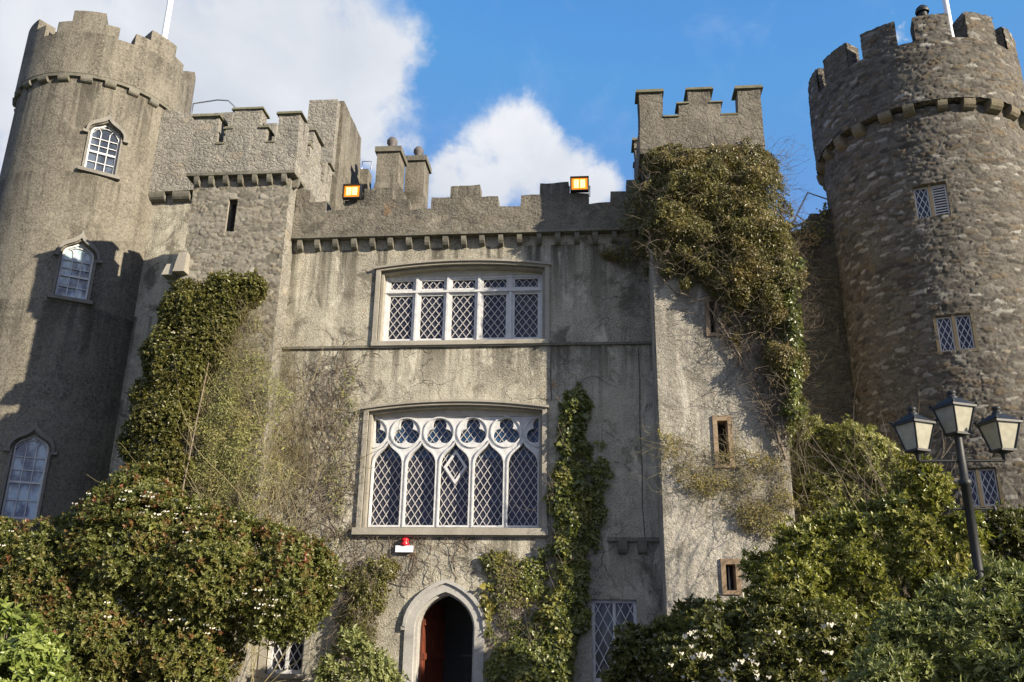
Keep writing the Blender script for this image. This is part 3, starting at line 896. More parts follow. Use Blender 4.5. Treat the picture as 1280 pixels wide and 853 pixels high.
mb = MB(); lattice(mb, x0 + .01, x1 - .01, z0 + .05, 5.62, YG + .115, .152, .236, .0145, ox=cxs[2], oz=5.16); mb.build('lattice', M['lead'], gw)
mb = MB(); lattice(mb, x0 + .01, x1 - .01, 5.64, 6.16, YG + .116, .15, .2, .012, ox=cxs[2], oz=5.8); mb.build('lattice', M['lead'], gw)
cz = 5.10; q = [(cxs[2], cz + .37), (cxs[2] + .25, cz), (cxs[2], cz - .37), (cxs[2] - .25, cz)]
qi = [(cxs[2], cz + .275), (cxs[2] + .185, cz), (cxs[2], cz - .275), (cxs[2] - .185, cz)]
mb = MB(); mb.extr(q, [qi], 0, .03, flat(YG + .075)); mb.build('diamond_frame', M['white'], gw)
mb = MB().box(x0, x1, YG + .13, YG + .135, z0 + .03, 5.3); mb.build('pane', M['glass'], gw)
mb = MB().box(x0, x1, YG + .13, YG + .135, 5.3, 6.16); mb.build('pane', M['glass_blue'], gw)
mb = MB().box(x0 - .22, x1 + .19, -.13, .26, z0 - .125, z0 + .015); mb.build('sill', M['limestone'], gw)

# --- arched doorway
CX = -2.93
mb = MB()
mb.extr(door_poly(.79, 1.85, 2.72, 0.0), [door_poly(.60, 1.85, 2.53, 0.03)], 0, .14, flat(-.05))
mb.extr(door_poly(.735, 1.85, 2.635, 0.01), [door_poly(.555, 1.85, 2.48, 0.035)], 0, .38, flat(.06))
mb.box(CX - .86, CX - .77, -.075, .02, 1.80, 1.88); mb.box(CX + .77, CX + .86, -.075, .02, 1.80, 1.88)
out_ = [(x, z + .03) for x, z in door_curve(.83, 1.85, 2.745)]; in_ = [(x, z) for x, z in door_curve(.77, 1.85, 2.70)][::-1]
mb.extr(out_ + in_, [], 0, .12, flat(-.09))
dw = mb.build('doorway', M['doorstone'], hall, 'pointed arch doorway of pale limestone standing open')
mb = MB()
L = .98; ang = rad(73); hx, hy = CX - .55, .40
ux, uy = math.cos(ang), math.sin(ang)


def leaf_map(u, z, d): return (hx + ux * u + uy * d, hy + uy * u - ux * d, z)


for k in range(6):
    a = L * k / 6
    mb.extr(rect(a + .004, a + L / 6 - .004, .04, 2.1 + .28 * math.sin(PI * min(1, (k + .5) / 6 * .9))), [], 0, .05, leaf_map)
for zz in (.5, 1.25, 1.9): mb.extr(rect(.01, L - .01, zz, zz + .12), [], .052, .085, leaf_map)
dl = mb.build('door_leaf', M['wood'], dw)
mb = MB().tube([leaf_map(.85, 1.05, -.04), leaf_map(.85, 1.15, -.06), leaf_map(.85, 1.22, -.04)], .012, 6); mb.build('handle', M['black'], dw)
mb = MB()
mb.box(CX - 1.3, CX + 1.3, 3.6, 3.7, 0, 3); mb.box(CX - 1.32, CX - 1.22, .5, 3.6, 0, 3); mb.box(CX + 1.22, CX + 1.32, .5, 3.6, 0, 3)
mb.box(CX - 1.2, CX + 1.2, .5, 3.6, 2.9, 3); mb.box(CX - 1.2, CX + 1.2, .45, 3.6, .0, .03)
mb.build('hallway', M['hall'], dw)
mb = MB().box(CX + .1, CX + .75, 3.5, 3.58, 1.1, 1.9); mb.box(CX + .1, CX + .75, 3.5, 3.58, .05, 1.05); mb.build('wall_panel', M['panelwhite'], dw)

# --- the two ground floor lattice windows


def small_lattice(op, parent, y, dx, dz, label, gm=None):
    (a, c), (b, d) = op[0], op[2]
    mid = (a + b) / 2
    m_ = MB(); m_.extr(rect(a + .002, b - .002, c + .002, d - .002), [rect(a + .065, mid - .028, c + .07, d - .065), rect(mid + .028, b - .065, c + .07, d - .065)], 0, .07, flat(y))
    w = m_.build('window', M['white'], parent, label)
    m_ = MB(); lattice(m_, a + .04, mid - .02, c + .04, d - .04, y + .04, dx, dz, .016, ox=(a + mid) / 2, oz=d); lattice(m_, mid + .02, b - .04, c + .04, d - .04, y + .04, dx, dz, .016, ox=(b + mid) / 2, oz=d); m_.build('lattice', M['white'], w)
    m_ = MB().box(a, b, y + .06, y + .065, c, d); m_.build('pane', gm or M['glass'], w)
    m_ = MB().box(a - .08, b + .08, -.05, y - .002, c - .08, c - .002); m_.build('sill', M['limestone'], w)
    return w


w = small_lattice(wl_open, hall, .12, .16, .27, 'ground floor lattice window left of the door, partly behind the shrub')
mb = MB().extr(rect(-6.62, -5.60, .9, 1.8), [rect(-6.47, -5.72, .952, 1.678)], 0, .08, flat(-.02)); mb.build('stone_surround', M['limestone'], w)
small_lattice(wr_open, hall, .10, .19, .36, 'ground floor lattice window right of the door', M['glass_net'])

# ------------------------------------------------------------------ square ivy tower (right of the range)
sqt = thing('square_tower', 'pale square tower with stepped battlements, its upper half smothered in climbers', 'tower', (2.55, .8, 0))
slits = [(2.34, 2.665, 4.79, 5.75), (2.33, 2.635, 2.49, 3.07), (2.33, 2.565, 7.42, 8.21)]
mb = MB(); mb.extr(rect(1.31, 3.71, 0, 11.62), [rect(a, b, c, d) for a, b, c, d in slits], 0, .45, flat(-1.22, 0.0), cz=None)
mb.box(1.31, 1.75, -.77, 3, 0, 11.62); mb.box(3.33, 3.71, -.77, 3, 0, 11.62); mb.box(1.75, 3.33, 2.5, 3, 0, 11.62); mb.box(1.75, 3.33, -.7, 2.5, 11.4, 11.6)
mb.build('wall', M['square_tower'], sqt)


def castle_parapet(parent, x0, x1, y0, y1, zb, zc, zs, zt, zm, cw, t, mat, ml, mr, sh, hi, jit=.03, dep=.34):
    """four-sided parapet: corner merlons ml / mr wide, stepped centre merlon (shoulder span sh, top span hi)"""
    cx = (x0 + x1) / 2

    def prof(a, b, l, r, c):
        return [(a, zb), (b, zb), (b, zm), (b - r, zm), (b - r, zc), (c + sh, zc), (c + sh, zs), (c + hi, zs), (c + hi, zt), (c - hi, zt), (c - hi, zs), (c - sh, zs), (c - sh, zc), (a + l, zc), (a + l, zm), (a, zm)]
    m_ = MB()
    m_.extr(prof(x0, x1, ml, mr, cx), [], 0, dep, flat(y0, jit), cu=steps(x0, x1, .3), cz=steps(zb, zt, .3))
    m_.extr(prof(x0, x1, ml, mr, cx), [], 0, dep, flat(y1 - dep, jit), cu=steps(x0, x1, .3), cz=steps(zb, zt, .3))
    ya, yb = y0 + dep, y1 - dep; cy = (ya + yb) / 2
    m_.extr(prof(ya, yb, ml - dep + .05, mr - dep + .05, cy), [], 0, dep, side(x0, 1, jit), cu=steps(ya, yb, .3), cz=steps(zb, zt, .3))
    m_.extr(prof(ya, yb, ml - dep + .05, mr - dep + .05, cy), [], 0, dep, side(x1, -1, jit), cu=steps(ya, yb, .3), cz=steps(zb, zt, .3))
    p = m_.build('parapet', mat, parent)
    e = dep
    for yy0, yy1 in ((y0, y0 + e), (y1 - e, y1)):
        coping(parent, x0, x0 + ml, yy0, yy1, zm); coping(parent, x1 - mr, x1, yy0, yy1, zm)
        coping(parent, cx - hi, cx + hi, yy0, yy1, zt)
        for s_ in (-1, 1):
            a, b = sorted((cx + s_ * hi, cx + s_ * sh)); coping(parent, a + (.005 if s_ > 0 else -.03), b + (.03 if s_ > 0 else -.005), yy0, yy1, zs, .055, .03)
        coping(parent, x0 + ml + .03, cx - sh - .03, yy0, yy1, zc, .05, .02); coping(parent, cx + sh + .03, x1 - mr - .03, yy0, yy1, zc, .05, .02)
    for xx0, xx1 in ((x0, x0 + e), (x1 - e, x1)):
        coping(parent, xx0, xx1, cy - hi, cy + hi, zt)
        for s_ in (-1, 1):
            a, b = sorted((cy + s_ * hi, cy + s_ * sh)); coping(parent, xx0, xx1, a + .005, b - .005, zs, .055, .03)
    return p


castle_parapet(sqt, 1.14, 3.75, -1.36, 3.05, 11.59, 12.38, 12.69, 13.02, 13.0, 0, 0, M['parapet'], .50, .50, .44, .24)
mb = MB().box(1.13, 3.75, -1.35, -1.17, 11.51, 11.588).box(1.12, 1.32, -1.16, 3, 11.51, 11.588).box(3.70, 3.76, -1.16, 3, 11.51, 11.588); mb.build('string_course', M['trim'], sqt)
src = corbel_src(.12, .22, .13, sqt, M['trim'])
for x in np.arange(1.45, 3.7, .36): place(src, sqt, (float(x), -1.22, 11.508))
srcl = src
for y in np.arange(-1.0, 2.9, .42): place(src, sqt, (1.31, float(y), 11.508), -PI / 2)


def slit_window(parent, a, b, c, d, y, label, mull=False, mat=None):
    m_ = MB(); m_.extr(rect(a - .02, b + .02, c - .02, d + .03), [rect(a + .065, b - .065, c + .05, d - .07)], 0, .12, flat(y - .035))
    m_.extr(rect(a + .003, b - .003, c + .003, d - .003), [rect(a + .078, b - .078, c + .07, d - .08)], 0, .2, flat(y + .087))
    w = m_.build('slit_window', mat or M['sandstone'], parent, label)
    m_ = MB().box(a + .004, b - .004, y + .29, y + .3, c + .004, d - .004); m_.build('pane', M['glass'] if mull else M['void'], w)
    if mull:
        mx = (a + b) / 2
        m_ = MB().box(mx - .012, mx + .012, y + .22, y + .26, c + .07, d - .1); m_.build('mullion', M['white'], w)
    return w


slit_window(sqt, *slits[0], -1.22, 'middle slit window framed in orange sandstone')
slit_window(sqt, *slits[1], -1.22, 'lowest slit window with white mullion', True)
slit_window(sqt, *slits[2], -1.22, 'uppermost slit window half hidden by the climber')

# ------------------------------------------------------------------ corner turret (left of the range)
tur = thing('corner_turret', 'square grey rubble turret with corbelled stepped battlements and one narrow slit', 'turret', (-7.95, 1.5, 0))
TS = (-8.19, -7.98, 10.3, 11.12)
mb = MB(); mb.extr(rect(-9.08, -6.80, 0, 11.8), [rect(*TS)], 0.04, .4, flat(-.6))
mb.box(-9.08, -8.7, -.2, 1.8, 0, 11.8); mb.box(-7.2, -6.80, -.2, 1.8, 0, 11.8); mb.box(-8.7, -7.2, 1.4, 1.8, 0, 11.8); mb.box(-8.7, -7.2, -.2, 1.4, 11.5, 11.7)
mb.build('wall', M['turret'], tur)
rubble_skin('stone_facing', flat(-.6), -9.08, -6.80, 6.0, 11.74, .024, .25, .095, .030, M['stones_grey'], tur, 15, holes=[TS])
m_ = MB(); m_.extr(rect(TS[0] - .09, TS[1] + .05, TS[2] - .04, TS[3] + .06), [rect(*TS)], 0, .1, flat(-.61)); sw = m_.build('slit_window', M['limestone'], tur)
MB().box(TS[0] + .001, TS[1] - .001, -.35, -.33, TS[2] + .001, TS[3] - .001).build('pane', M['void'], sw)
castle_parapet(tur, -9.22, -6.67, -.74, 1.9, 11.75, 12.50, 12.90, 13.40, 13.24, 0, 0, M['turret'], .58, .52, .50, .33)
mb = MB().box(-9.23, -6.66, -.76, -.59, 11.68, 11.748).box(-6.81, -6.655, -.58, 1.9, 11.68, 11.748).box(-9.235, -9.07, -.58, 1.9, 11.68, 11.748); mb.build('string_course', M['trim'], tur)
src = corbel_src(.11, .22, .15, tur, M['trim'])
for k in range(7): place(src, tur, (-8.98 + .345 * k, -.6, 11.678))
for k in range(6): place(src, tur, (-6.80, -.42 + .40 * k, 11.678), PI / 2)
mb = MB(); mb.frustum((-9.16, -8.9, -.86, -.55, 9.25), (-9.12, -8.93, -.76, -.55, 9.75)); mb.build('broken_corbel', M['limestone'], tur)
mb = MB(); mb.frustum((-9.44, -9.2, -.80, -.5, 9.2), (-9.4, -9.25, -.7, -.5, 9.5)); mb.box(-9.45, -9.06, -.5, -.2, 9.15, 9.55); mb.build('broken_corbel', M['limestone'], tur)

# ------------------------------------------------------------------ link wall between turret and left round tower
lk = thing('link_wall', 'tall narrow roughcast wall between the corner turret and the smooth round tower', 'wall', (-11, 4.3, 0))
mb = MB().extr(rect(-13.1, -9.0, 0, 13.85), [], 0, 1.0, flat(4.0, .01), cu=steps(-13, -9, .5), cz=steps(0, 13.8, .8)); mb.build('wall', M['facade'], lk)
mb = MB().extr([(-13.0, 13.86), (-9.1, 13.86), (-9.1, 16.0), (-10.5, 16.0), (-10.5, 16.45), (-12.2, 16.45), (-12.2, 16.6), (-13.0, 16.6)], [], 0, .5, flat(3.78, .02), cu=steps(-13, -9, .3), cz=steps(13.9, 16.5, .3)); mb.build('parapet', M['turret'], lk)
src = corbel_src(.5, .26, .22, lk, M['trim'])
for x in (-12.5, -11.75, -11.0, -10.2): place(src, lk, (x, 4.0, 13.855))

# ------------------------------------------------------------------ stair turret behind the parapet
st = thing('stair_turret', 'plain tall stair turret rising behind the corner turret, one face sunlit', 'turret', (-7.1, 3, 10))
mb = MB(); mb.extr([(2.25, 10.3), (6.9, 10.3), (6.1, 11.94), (4.8, 13.33), (4.33, 14.18), (4.12, 15.59), (2.25, 15.63)], [], 0, .96, side(-6.63, -1, .02), cu=steps(2.3, 6.9, .35), cz=steps(10.9, 15.6, .35)); mb.build('wall', M['smooth_tower'], st)
mb = MB().frustum((-7.30, -6.84, 2.15, 2.245, 12.98), (-7.30, -6.84, 1.93, 2.245, 13.27)); mb.box(-7.515, -6.72, 1.98, 2.24, 13.28, 15.5); mb.build('projecting_bay', M['turret'], st)
mb = MB().box(-6.77, -6.40, 4.33, 4.76, 13.1, 14.7); mb.build('buttress', M['smooth_tower'], st)
mb = MB().tube([(-6.61, 4.39, 14.7), (-6.61, 4.39, 14.98), (-6.34, 4.39, 14.98), (-6.34, 4.39, 14.7)], .015, 5); mb.build('bracket', M['steel'], st)

# ------------------------------------------------------------------ chimneys


def chimney(label, x0, x1, y0, y1, zb, zt, flare):
    c = thing('chimney_stack', label, 'chimney', ((x0 + x1) / 2, (y0 + y1) / 2, 10.4), 'rendered chimney stacks behind the battlements')
    m_ = MB()
    m_.frustum((x0 - flare, x1 + .25, y0 - .1, y1 + .3, 10.4), (x0 - flare, x1 + .25, y0 - .1, y1 + .3, zb))
    m_.frustum((x0 - flare, x1 + .249, y0 - .1, y1 + .3, zb + .001), (x0, x1, y0, y1, zb + .45)); m_.frustum((x0, x1, y0, y1, zb + .452), (x0, x1, y0, y1, zt - .16))
    m_.build('stack', M['smooth_tower'], c)
    m_ = MB().box(x0 - .06, x1 + .06, y0 - .06, y1 + .06, zt - .158, zt); m_.build('cap', M['trim'], c)
    cx, cy = (x0 + x1) / 2 + .02, y0 + .28
    m_ = MB().lathe(cx, cy, [(.11, zt), (.13, zt + .06), (.10, zt + .20), (.15, zt + .28), (.15, zt + .36), (.09, zt + .45), (0.01, zt + .48)], 14); m_.build('pot', M['pot'], c)


chimney('nearer and taller of the two rendered chimney stacks, flared at its foot', -5.80, -5.18, 3.0, 3.75, 13.05, 14.58, .07)
chimney('farther chimney stack with a small wall lamp at its foot', -5.22, -4.66, 4.0, 4.7, 12.9, 14.86, .0)
wlp = thing('wall_lamp', 'small white lamp fixed low on the farther chimney stack', 'lamp', (-4.75, 3.9, 12.6))
MB().tube([(-4.75, 3.97, 12.75), (-4.7, 3.8, 12.8), (-4.65, 3.7, 12.75)], .02, 6).build('bracket', M['steel'], wlp)
MB().lathe(-4.65, 3.7, [(.02, 12.45), (.09, 12.5), (.11, 12.62), (.06, 12.76), (0.01, 12.78)], 12).build('lamp_head', M['boxwhite'], wlp)

# ------------------------------------------------------------------ left round tower (smooth render)
LX, LY, LR, LRP = -14.98, 4.46, 2.36, 2.46
lt = thing('round_tower', 'smooth brown rendered round tower with ogee headed sash windows and stepped battlements', 'tower', (LX, LY, 0), 'round castle towers')
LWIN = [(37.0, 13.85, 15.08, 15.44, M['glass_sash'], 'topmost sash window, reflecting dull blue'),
        (34.2, 10.05, 11.30, 11.70, M['glass_pale'], 'middle sash window, pale sky reflection painted into its panes'),
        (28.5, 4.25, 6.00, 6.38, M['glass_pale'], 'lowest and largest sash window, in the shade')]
mp = cyl(LX, LY, LR)
hs = []
HW = .40
for a, zb, zs_, za, g_, lb in LWIN:
    u = rad(a) * LR
    hs.append([(u - HW, zb), (u + HW, zb)] + ogee(u, HW, zs_, za - zs_, .55))
U = PI * LR
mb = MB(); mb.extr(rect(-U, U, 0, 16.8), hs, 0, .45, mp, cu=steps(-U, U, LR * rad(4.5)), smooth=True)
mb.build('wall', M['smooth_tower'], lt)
# parapet, stepped merlons; profile in arc length from the -Y direction
UP = PI * LRP


def up(a): return rad(a) * LRP


pr_ = []
period = 51.43
for k in range(7):
    c = -180 + period * (k + .5) + 1.5 + 11.4
    c = ((c + 180) % 360) - 180
    pr_.append(c)
pr_ = sorted(pr_, reverse=True)
top = []
ZC, ZSS, ZTT = 18.15, 18.55, 18.92


def lp(a): return max(-UP + .001, min(UP - .001, up(a)))


for c in pr_:
    top += [(lp(c + 20.5), ZC), (lp(c + 20.5), ZSS), (lp(c + 10.5), ZSS), (lp(c + 10.5), ZTT), (lp(c - 10.5), ZTT), (lp(c - 10.5), ZSS), (lp(c - 20.5), ZSS), (lp(c - 20.5), ZC)]
outer = [(-UP, 16.80), (UP, 16.80), (UP, ZC)] + top + [(-UP, ZC)]
clean = [outer[0]]
for p in outer[1:]:
    if abs(p[0] - clean[-1][0]) + abs(p[1] - clean[-1][1]) > 1e-4: clean.append(p)
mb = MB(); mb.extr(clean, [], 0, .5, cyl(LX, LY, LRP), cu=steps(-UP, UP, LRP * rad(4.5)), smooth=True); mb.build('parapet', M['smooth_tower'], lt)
mb = MB(); mb.extr(rect(-UP, UP, 16.70, 16.797), [], 0, .3, cyl(LX, LY, LRP - .01), cu=steps(-UP, UP, LRP * rad(4.5)), smooth=True); mb.build('string_course', M['trim'], lt)
src = corbel_src(.30, .16, .13, lt, M['trim'])
for k in range(24):
    a = rad(15 * k + 4); place(src, lt, (LX + LR * .995 * math.sin(a), LY - LR * .995 * math.cos(a), 16.698), a)
mb = MB().lathe(LX, LY, [(0.01, 17.0), (2.2, 17.0)], 40); mb.build('roof', M['trim'], lt)
mb = MB()
for zz in (9.55, 7.95): mb.extr(rect(-U * .5, U * .5, zz, zz + .015), [], 0, .02, cyl(LX, LY, LR + .004), cu=steps(-U, U, LR * rad(4.5)))
mb.build('render_joint', M['trim'], lt)

for a, zb, zs_, za, gm, lb in LWIN:
    ar = rad(a)
    bx, by = LX + LR * math.sin(ar), LY - LR * math.cos(ar)
    tx, ty = math.cos(ar), math.sin(ar); nx, ny = math.sin(ar), -math.cos(ar)

    def wm(u, z, d, bx=bx, by=by, tx=tx, ty=ty, nx=nx, ny=ny):
        return (bx + tx * u - nx * d, by + ty * u - ny * d, z)
    H = za - zs_
    oh = ogee(0, HW - .012, zs_, H, .55, 8)
    ih = ogee(0, HW - .06, zs_ - .01, H - .05, .55, 8)
    mb = MB(); mb.extr([(-HW + .012, zb + .01), (HW - .012, zb + .01)] + oh, [[(-HW + .06, zb + .07), (HW - .06, zb + .07)] + ih], 0, .08, wm and (lambda u, z, d, f=wm: f(u, z, d + .12)))
    win = mb.build('window', M['white'], lt, lb)
    f2 = lambda u, z, d, f=wm: f(u, z, d + .13)
    mb = MB()
    w3 = (HW - .06) * 2 / 3
    zmid = zb + (zs_ - zb) * .52
    for s_ in (-1, 1): mb.extr(rect(s_ * w3 / 2 - .011, s_ * w3 / 2 + .011, zb + .07, zs_ + .06), [], 0, .03, f2)
    mb.extr(rect(-HW + .06, HW - .06, zmid - .028, zmid + .028), [], -.012, .04, f2)
    for zz in (zb + (zmid - zb) * .52, zmid + (zs_ - zmid) * .36, zmid + (zs_ - zmid) * .74): mb.extr(rect(-HW + .06, HW - .06, zz - .011, zz + .011), [], .002, .028, f2)
    # intersecting bars of the head
    for s_ in (-1, 1):
        cv = bez((s_ * (HW - .07), zs_ - .02), (s_ * .25, zs_ + .22), (s_ * .05, zs_ + H * .55), (-s_ * .12, zs_ + H * .62), 8)
        mb.tube([f2(x, z, .015) for x, z in cv], .011, 5)
        cv = bez((s_ * w3 / 2, zs_), (s_ * w3 / 2, zs_ + .12), (s_ * .2, zs_ + .2), (s_ * .25, zs_ + H * .45), 6)
        mb.tube([f2(x, z, .015) for x, z in cv], .011, 5)
    mb.build('glazing_bars', M['white'], win)
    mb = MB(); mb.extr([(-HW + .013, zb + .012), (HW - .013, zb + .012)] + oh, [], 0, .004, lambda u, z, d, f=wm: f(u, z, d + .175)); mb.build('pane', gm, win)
    # hood mould: ogee with finial and label stops
    ho = ogee(0, HW + .125, zs_ - .05, H + .36, 1.15, 10); hi_ = ogee(0, HW + .06, zs_ - .05, H + .13, .8, 10)[::-1]
    mb = MB(); mb.extr(ho + hi_, [], 0, .16, lambda u, z, d, f=wm: f(u, z, d - .06))
    for s_ in (-1, 1):
        c = s_ * (HW + .125); mb.extr(rect(c - .07, c + .07, zs_ - .13, zs_ - .052), [], 0, .16, lambda u, z, d, f=wm: f(u, z, d - .055))
    mb.build('hood_mould', M['hood'], win)
    for s_ in (-1, 1):
        mb = MB()
        a0, a1 = sorted((s_ * HW, s_ * (HW + .055))); mb.extr(rect(a0 + (.0 if s_ > 0 else -.0), a1, zb, zs_ - .06), [], 0, .14, lambda u, z, d, f=wm: f(u, z, d - .0))
        mb.build('jamb', M['hood'], win)
    mb = MB(); mb.extr(rect(-HW - .15, HW + .15, zb - .10, zb - .001), [], 0, .3, lambda u, z, d, f=wm: f(u, z, d - .08)); mb.build('sill', M['hood'], win)

# ------------------------------------------------------------------ right round tower (rubble)
RX, RY, RR, RRP = 8.38, 2.34, 2.28, 2.46
rt = thing('round_tower', 'rough brown rubble round tower with plain square battlements and small two light windows', 'tower', (RX, RY, 0), 'round castle towers')
Rf = lambda z: 2.16 + .13 * min(1, max(0, z / 13.2))
mp = cyl(RX, RY, RR, 0, Rf)
RWIN = [(-20.2, 10.6, 11.42), (-18.6, 7.5, 8.32), (-18.6, 4.26, 5.04)]
U = PI * RR; hs = []
for a, zb, zt_ in RWIN:
    u = rad(a) * RR; hs.append(rect(u - .34, u + .34, zb, zt_))
mb = MB(); mb.extr(rect(-U, U, 0, 13.38), hs, 0.05, .4, mp, cu=steps(-U, U, .16), smooth=True); mb.build('wall', M['rubble'], rt)
rubble_skin('stone_facing', mp, rad(-135) * RR, rad(75) * RR, 2.2, 13.36, .025, .23, .082, .034, M['stones_brown'], rt, 5, holes=[(rad(a) * RR - .34, rad(a) * RR + .34, zb, zt_) for a, zb, zt_ in RWIN])
UP = PI * RRP; nmer = 13; top = []
for k in range(nmer):
    c = 180 - 360 / nmer * (k + .5) - 6.8
    j = lambda s_=1.0: random.uniform(-1, 1) * s_
    zt_ = 15.78 + j(.05); hwid = 9.4 + j(.6)
    lo_ = max(rad(c - hwid), -PI + .01)
    top += [(rad(c + hwid) * RRP, 15.04 + j(.03)), (rad(c + hwid) * RRP, zt_), (lo_ * RRP, zt_ + j(.03)), (lo_ * RRP, 15.04 + j(.03))]
outer = [(-UP, 13.40), (UP, 13.40), (UP, 15.04)] + top + [(-UP, 15.04)]
mb = MB(); mb.extr(outer, [], 0.03, .48, cyl(RX, RY, RRP, .03, None, 3.1), cu=steps(-UP, UP, .14), cz=steps(13.4, 15.8, .17), smooth=True); pp = mb.build('parapet', M['rubble'], rt)
mer = [(top[i + 2][0], top[i + 1][0], top[i + 1][1]) for i in range(0, len(top), 4)]


def keep_mer(u, z):
    k_ = z < 15.03
    for a_, b_, t_ in mer: k_ |= (u > a_ + .0) & (u < b_ - .0) & (z < t_ - .01)
    return k_


rubble_skin('stone_facing', cyl(RX, RY, RRP), -UP * .78, UP * .44, 13.41, 15.86, .025, .23, .082, .034, M['stones_brown'], rt, 9, keep=keep_mer)
src = corbel_src(.29, .27, .245, rt, M['corbelstone'])
for k in range(24):
    a = rad(15 * k + 7) + random.uniform(-.04, .04); place(src, rt, (RX + 2.25 * math.sin(a), RY - 2.25 * math.cos(a), 13.405), a, (random.uniform(.7, 1.15), random.uniform(.85, 1.1), random.uniform(.7, 1.15)))
MB().lathe(RX, RY, [(0.01, 14.0), (2.1, 14.0)], 40).build('roof', M['trim'], rt)
for i, (a, zb, zt_) in enumerate(RWIN):
    ar = rad(a); r0 = Rf((zb + zt_) / 2)
    bx, by = RX + r0 * math.sin(ar), RY - r0 * math.cos(ar); tx, ty = math.cos(ar), math.sin(ar); nx, ny = math.sin(ar), -math.cos(ar)

    def wm(u, z, d, bx=bx, by=by, tx=tx, ty=ty, nx=nx, ny=ny): return (bx + tx * u - nx * d, by + ty * u - ny * d, z)
    lb = ['highest two light window, lattice left and louvres right', 'middle two light lattice window', 'lowest two light lattice window behind the lamp'][i]
    mb = MB()
    mb.extr(rect(-.385, .385, zb - .05, zt_ + .07), [rect(-.33, -.03, zb + .02, zt_ - .02), rect(.03, .33, zb + .02, zt_ - .02)], .005, .16, wm)
    win = mb.build('window', M['brownstone'], rt, lb)
    for s_ in (-1, 1):
        c = s_ * .18
        mb = MB(); f2 = lambda u, z, d, f=wm: f(u, z, d + .085)
        mb.extr(rect(c - .148, c + .148, zb + .022, zt_ - .022), [rect(c - .118, c + .118, zb + .055, zt_ - .055)], 0, .04, f2)
        if i == 0 and s_ == 1:
            for k in range(11):
                z = zb + .08 + k * (zt_ - zb - .14) / 10.5
                mb.extr(rect(c - .12, c + .12, z, z + .026), [], .0, .035, f2)
            mb.build('louvre', M['white'], win)
        else:
            t_ = MB(); lattice(t_, c - .12, c + .12, zb + .05, zt_ - .05, 0, .118, .25, .015, ox=c, oz=zt_ - .05)
            mb.add([f2(x, z, .025 + y) for x, y, z in t_.v], t_.f)
            mb.build('casement', M['white'], win)
        mb = MB(); mb.extr(rect(c - .148, c + .148, zb + .022, zt_ - .022), [], 0, .004, lambda u, z, d, f=wm: f(u, z, d + .11)); mb.build('pane', M['void'] if (i == 0 and s_ == 1) else M['glass'], win)

# black cowl on a merlon of the right tower, and the two flagpoles
cw = thing('roof_cowl', 'small black dome on top of a merlon of the rubble tower', 'cowl', (8.0, .2, 15.82))
MB().lathe(8.0, .06, [(.10, 15.78), (.10, 15.9)], 14).build('base', M['black'], cw)
MB().lathe(8.0, .06, [(.15, 15.9), (.16, 15.95), (.13, 16.03), (.07, 16.09), (0.01, 16.11)], 14).build('dome', M['black'], cw)


def flagpole(x, y, z0, z1, r, label):
    f = thing('flagpole', label, 'flagpole', (x, y, z0), 'white flagpoles on the towers')
    MB().tube([(x, y, z0), (x, y, (z0 + z1) / 2), (x, y, z1)], [r, r * .9, r * .6], 10).build('pole', M['pole'], f)
    MB().lathe(x, y, [(.01, z1), (.08, z1 + .05), (.08, z1 + .1), (.01, z1 + .16)], 10).build('finial', M['pole'], f)
    MB().lathe(x, y, [(.14, z0), (.14, z0 + .12), (.07, z0 + .2)], 10).build('base', M['steel'], f)


flagpole(-13.3, 4.2, 17.0, 25.5, .10, 'white flagpole rising from the smooth rendered tower')
flagpole(9.68, 2.4, 14.0, 21.5, .085, 'white flagpole rising from the rubble tower')

# ------------------------------------------------------------------ shaded wall between square tower and rubble tower
rl = thing('link_wall', 'dark rubble wall in shade between the square tower and the rubble tower', 'wall', (5.2, 2.7, 0))
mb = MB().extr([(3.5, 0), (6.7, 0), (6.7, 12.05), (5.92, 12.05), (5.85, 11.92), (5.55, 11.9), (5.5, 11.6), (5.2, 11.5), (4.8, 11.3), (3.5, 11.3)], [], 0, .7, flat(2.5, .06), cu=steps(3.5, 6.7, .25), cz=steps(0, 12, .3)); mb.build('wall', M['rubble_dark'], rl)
hr = thing('handrail', 'bare metal handrail on top of the shaded link wall beside the rubble tower', 'handrail', (5.7, 2.7, 11.5), 'roof handrails')
mb = MB().tube([(4.9, 2.7, 11.3), (5.62, 2.7, 12.62), (6.3, 2.9, 12.45), (6.4, 2.9, 12.0)], .022, 6).tube([(5.28, 2.7, 12.0), (5.7, 2.7, 11.6)], .018, 6).build('rail', M['steel'], hr)
hr = thing('handrail', 'thin bent handrail between the smooth tower and the corner turret', 'handrail', (-11.2, 4.1, 16), 'roof handrails')
MB().tube([(-11.95, 4.1, 16.3), (-11.95, 4.1, 17.02), (-11.2, 4.1, 17.12), (-10.85, 4.1, 17.08), (-10.62, 4.1, 16.85), (-10.3, 4.1, 16.2)], .022, 6).build('rail', M['steel'], hr)

# ------------------------------------------------------------------ floodlights and alarm


